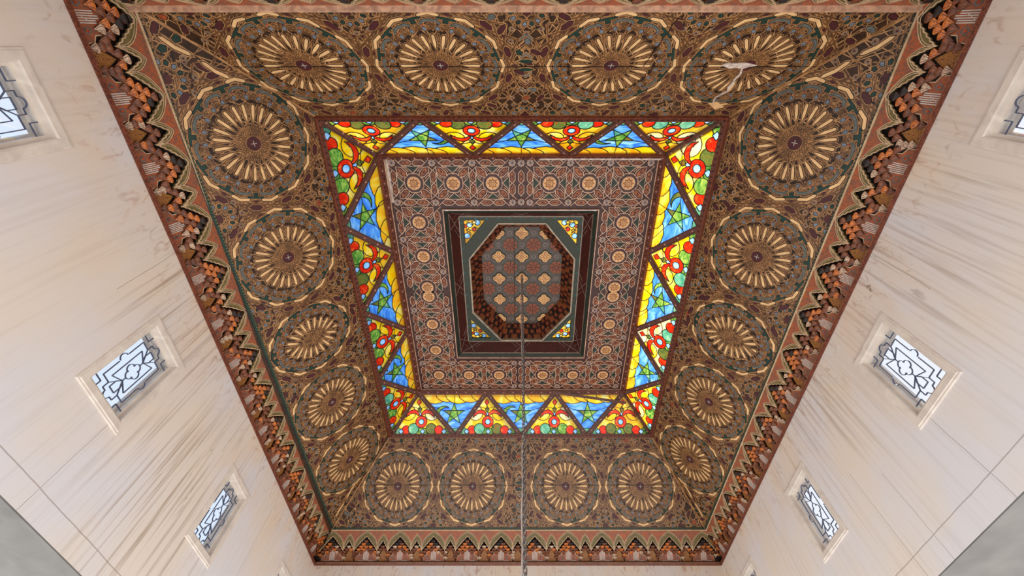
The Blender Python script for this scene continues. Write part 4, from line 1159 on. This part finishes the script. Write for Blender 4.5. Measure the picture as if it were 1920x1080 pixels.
# octagon well: tiers of small niches stepping in up to the roof board
O2 = octo(.86, 1.21, .86)
for k in range(8):
    j = (k+1) % 8
    A, B, Cq, D = Vector((*OCT[k], zr-.02)), Vector((*OCT[j], zr-.02)), Vector((*O2[j], zt)), Vector((*O2[k], zt))
    mb = MB(); nrm = (B-A).cross(D-A).normalized()
    cen = Vector((OXc, OYc, zr)); 
    if nrm.dot(cen-A) < 0: nrm = -nrm
    mb.hexa([A-nrm*.05, B-nrm*.05, Cq-nrm*.05, D-nrm*.05], [A-nrm*.09, B-nrm*.09, Cq-nrm*.09, D-nrm*.09], 'cell_dark')
    # stepped corbels
    Lk = (B-A).length; nn = max(3, int(Lk/.16))
    for row, (v0, v1, dp_) in enumerate(((.02, .34, .0), (.36, .66, .03), (.68, .98, .06))):
        for c_ in range(nn+row % 2):
            u0 = (c_-.5*(row % 2))/nn+.05/nn; u1 = u0+.9/nn; u0 = max(0, u0); u1 = min(1, u1)
            if u1-u0 < .02: continue
            def on2(u, v): return A.lerp(B, u).lerp(D.lerp(Cq, u), v)
            um = (u0+u1)/2; f = [on2(u0, v0), on2(u1, v0), on2(u1, v1), on2(um, v1+.04), on2(u0, v1)]
            mb.hexa([p+nrm*(.0+dp_*.3) for p in f], [p-nrm*.06 for p in f], ['dark_red', 'cell_brown', 'cell_dark'][(c_+row) % 3])
            g1 = [on2(um-.25/nn, v0+.06), on2(um+.25/nn, v0+.06), on2(um+.2/nn, v1-.08), on2(um, v1-.02), on2(um-.2/nn, v1-.08)]
            mb.hexa([p+nrm*(.012+dp_*.3) for p in g1], [p-nrm*.01 for p in g1], 'roof_rust' if row == 1 else 'cell_brown')
    mb.build('niche_panel', rroot)
OB = offs(OCT, .055)
mb = MB()
for k in range(8):
    j = (k+1) % 8; p, q = OB[k], OB[j]; p2, q2 = offs(OCT, .08)[k], offs(OCT, .08)[j]
    mb.hexa([(*p, zr-.045), (*q, zr-.045), (*q2, zr-.045), (*p2, zr-.045)], [(*p, zt-.04), (*q, zt-.04), (*q2, zt-.04), (*p2, zt-.04)], 'cell_dark')
mb.build('unseen_well_shell', rroot)  # unseen shell added to stop sky light leaking at the octagon corners
rb = MB(); rb.prism(offs(O2, .30), zt-.05, zt, 'roof_dark', True)
hpo = hp_of(O2)
def rput(poly, z, mt, b=rb):
    q = clip(poly, hpo)
    if q: b.prism(q, zt, zt+z, mt)
for ix in range(-3, 4):
    for iy in range(-5, 6):
        x = OXc+ix*.245; y = OYc+iy*.265
        if ix % 2 == 0 and (iy % 2 == 0): continue
        if (ix % 2) != (iy % 2):
            rput(circle((x, y), .085, 14), .003, 'strap'); rput(circle((x, y), .077, 14), .005, 'roof_dark'); rput(circle((x, y), .045, 12), .006, 'coffer_star'); rput(circle((x, y), .036, 12), .007, 'roof_dark')
        elif ix % 2 and iy % 2:
            rput(star((x, y), .19, 8, .80, PI/8), .003, 'coffer_green'); rput(star((x, y), .165, 8, .80, PI/8), .006, 'roof_rust')
            for k in range(8): rput(strip((x+.03*math.cos(k*PI/4), y+.03*math.sin(k*PI/4)), (x+.12*math.cos(k*PI/4), y+.12*math.sin(k*PI/4)), .012), .008, 'cell_dark')
rput(strip((OXc-.16, OYc-2), (OXc-.16, OYc+2), .010), .012, 'cell_dark')
roof = rb.build('roof_board', rroot)
def quatre(x, y):
    res = []
    for k in range(4):
        c = pol(.072, PI/2*k)
        for j in range(7): a = PI/2*k+R(-84+168*j/6); res.append((c[0]+.056*math.cos(a), c[1]+.056*math.sin(a)))
    return [(px*1.04+x, py*1.04+y) for px, py in res]
for ix in (-1, 0, 1):
    for iy in range(-2, 3):
        x = OXc+ix*.49; y = OYc+iy*.53+.0
        q = clip(quatre(x, y), hpo)
        if len(q) < 3 or abs(iy) == 2 and ix != 0 and False: continue
        if abs(iy) == 2 and ix: 
            if not q: continue
        mb = MB(); mb.prism(clip(offs(quatre(x, y), .022), hpo), zt, zt+.010, 'black_green'); mb.prism(q, zt, zt+.020, 'rosette_cream')
        for k in range(4):
            a = PI/2*k
            for s1 in (-1, 1):
                pts_ = [(x+math.cos(a)*r_-math.sin(a)*s1*o_, y+math.sin(a)*r_+math.cos(a)*s1*o_) for r_, o_ in ((.02, .004), (.05, .024), (.08, .022), (.115, .002))]
                for m_ in range(3):
                    c_ = clip(strip(pts_[m_], pts_[m_+1], .007), hpo)
                    if c_: mb.prism(c_, zt, zt+.024, 'rosette_brown')
        if inside((x, y), hpo): mb.prism(circle((x, y), .016, 8), zt, zt+.026, 'rosette_cream')
        mb.build('quatrefoil', roof)

# ================================================================= plate closing the gap between wall heads and slope boards
mb = MB()
W_ = [(x, y) for x, y in WALL]
def ring4(inner, outer, z, mt):
    for k in range(4):
        j = (k+1) % 4; mb.hexa([(*inner[k], z), (*inner[j], z), (*outer[j], z), (*outer[k], z)], [(*inner[k], z+.08), (*inner[j], z+.08), (*outer[j], z+.08), (*outer[k], z+.08)], mt)
inn = [(-3.80, -.12), (3.94, -.12), (3.86, 8.86), (-3.9, 8.86)]; outr = [(-4.6, -1.0), (4.7, -1.0), (4.7, 9.9), (-4.7, 9.9)]
ring4([(-3.98, -.33), (4.12, -.33), (4.04, 9.07), (-4.08, 9.07)], outr, Zi-.012, 'roof_tile')
tag(mb.build('ceiling_plate'), kind='structure')

# ================================================================= CHAIN AND CABLE
HX_, HY_ = .05, YC-.01
ztop = Zt-.03; zend = 1.30
ch = empty('hanging_chain', Matrix.Translation((HX_, HY_, ztop))); tag(ch, 'long grey steel link chain hanging from the octagon centre', 'chain')
mb = MB(); mb.tube([(0, 0, .03), (0, 0, -.04)], .014, 'chain_steel', 8); mb.tube([(.0, .04*math.sin(t), -.07+.04*math.cos(t)) for t in [2*PI*k/14 for k in range(13)]], .008, 'chain_steel', 6); mb.build('hook', ch)
pitch = .058; ll = .040; rr_ = .017
def linkmesh():
    mb = MB(); pts = []
    for k in range(8): a = PI*k/7; pts.append((rr_*math.cos(a), 0, (ll-rr_)+rr_*math.sin(a)))
    for k in range(8): a = PI+PI*k/7; pts.append((rr_*math.cos(a), 0, -(ll-rr_)+rr_*math.sin(a)))
    mb.tube(pts, .0062, 'chain_steel', 6, True); return mb.mesh('link')
LK = linkmesh(); nl = int((ztop-zend-.10)/pitch)
for k in range(nl):
    inst(LK, 'link', ch, Matrix.Translation((0, 0, -.13-k*pitch)) @ Matrix.Rotation(PI/2*(k % 2)+.5, 4, 'Z'))
cb = MB(); pts = []
nseg = 150
for k in range(nseg+1):
    f = k/nseg; z = -f*(ztop-zend)
    tw = z*9
    pts.append((-.014-.010*math.sin(f*9)+.004*math.cos(tw), .010+.004*math.sin(tw), z))
cb.tube(pts, .009, 'cable_white', 6)
o = cb.build('power_cable', None, Matrix.Translation((HX_-.006, HY_, ztop))); tag(o, 'pale grey electric cable running down beside the hanging chain', 'cable')
print('objects', len(bpy.data.objects))
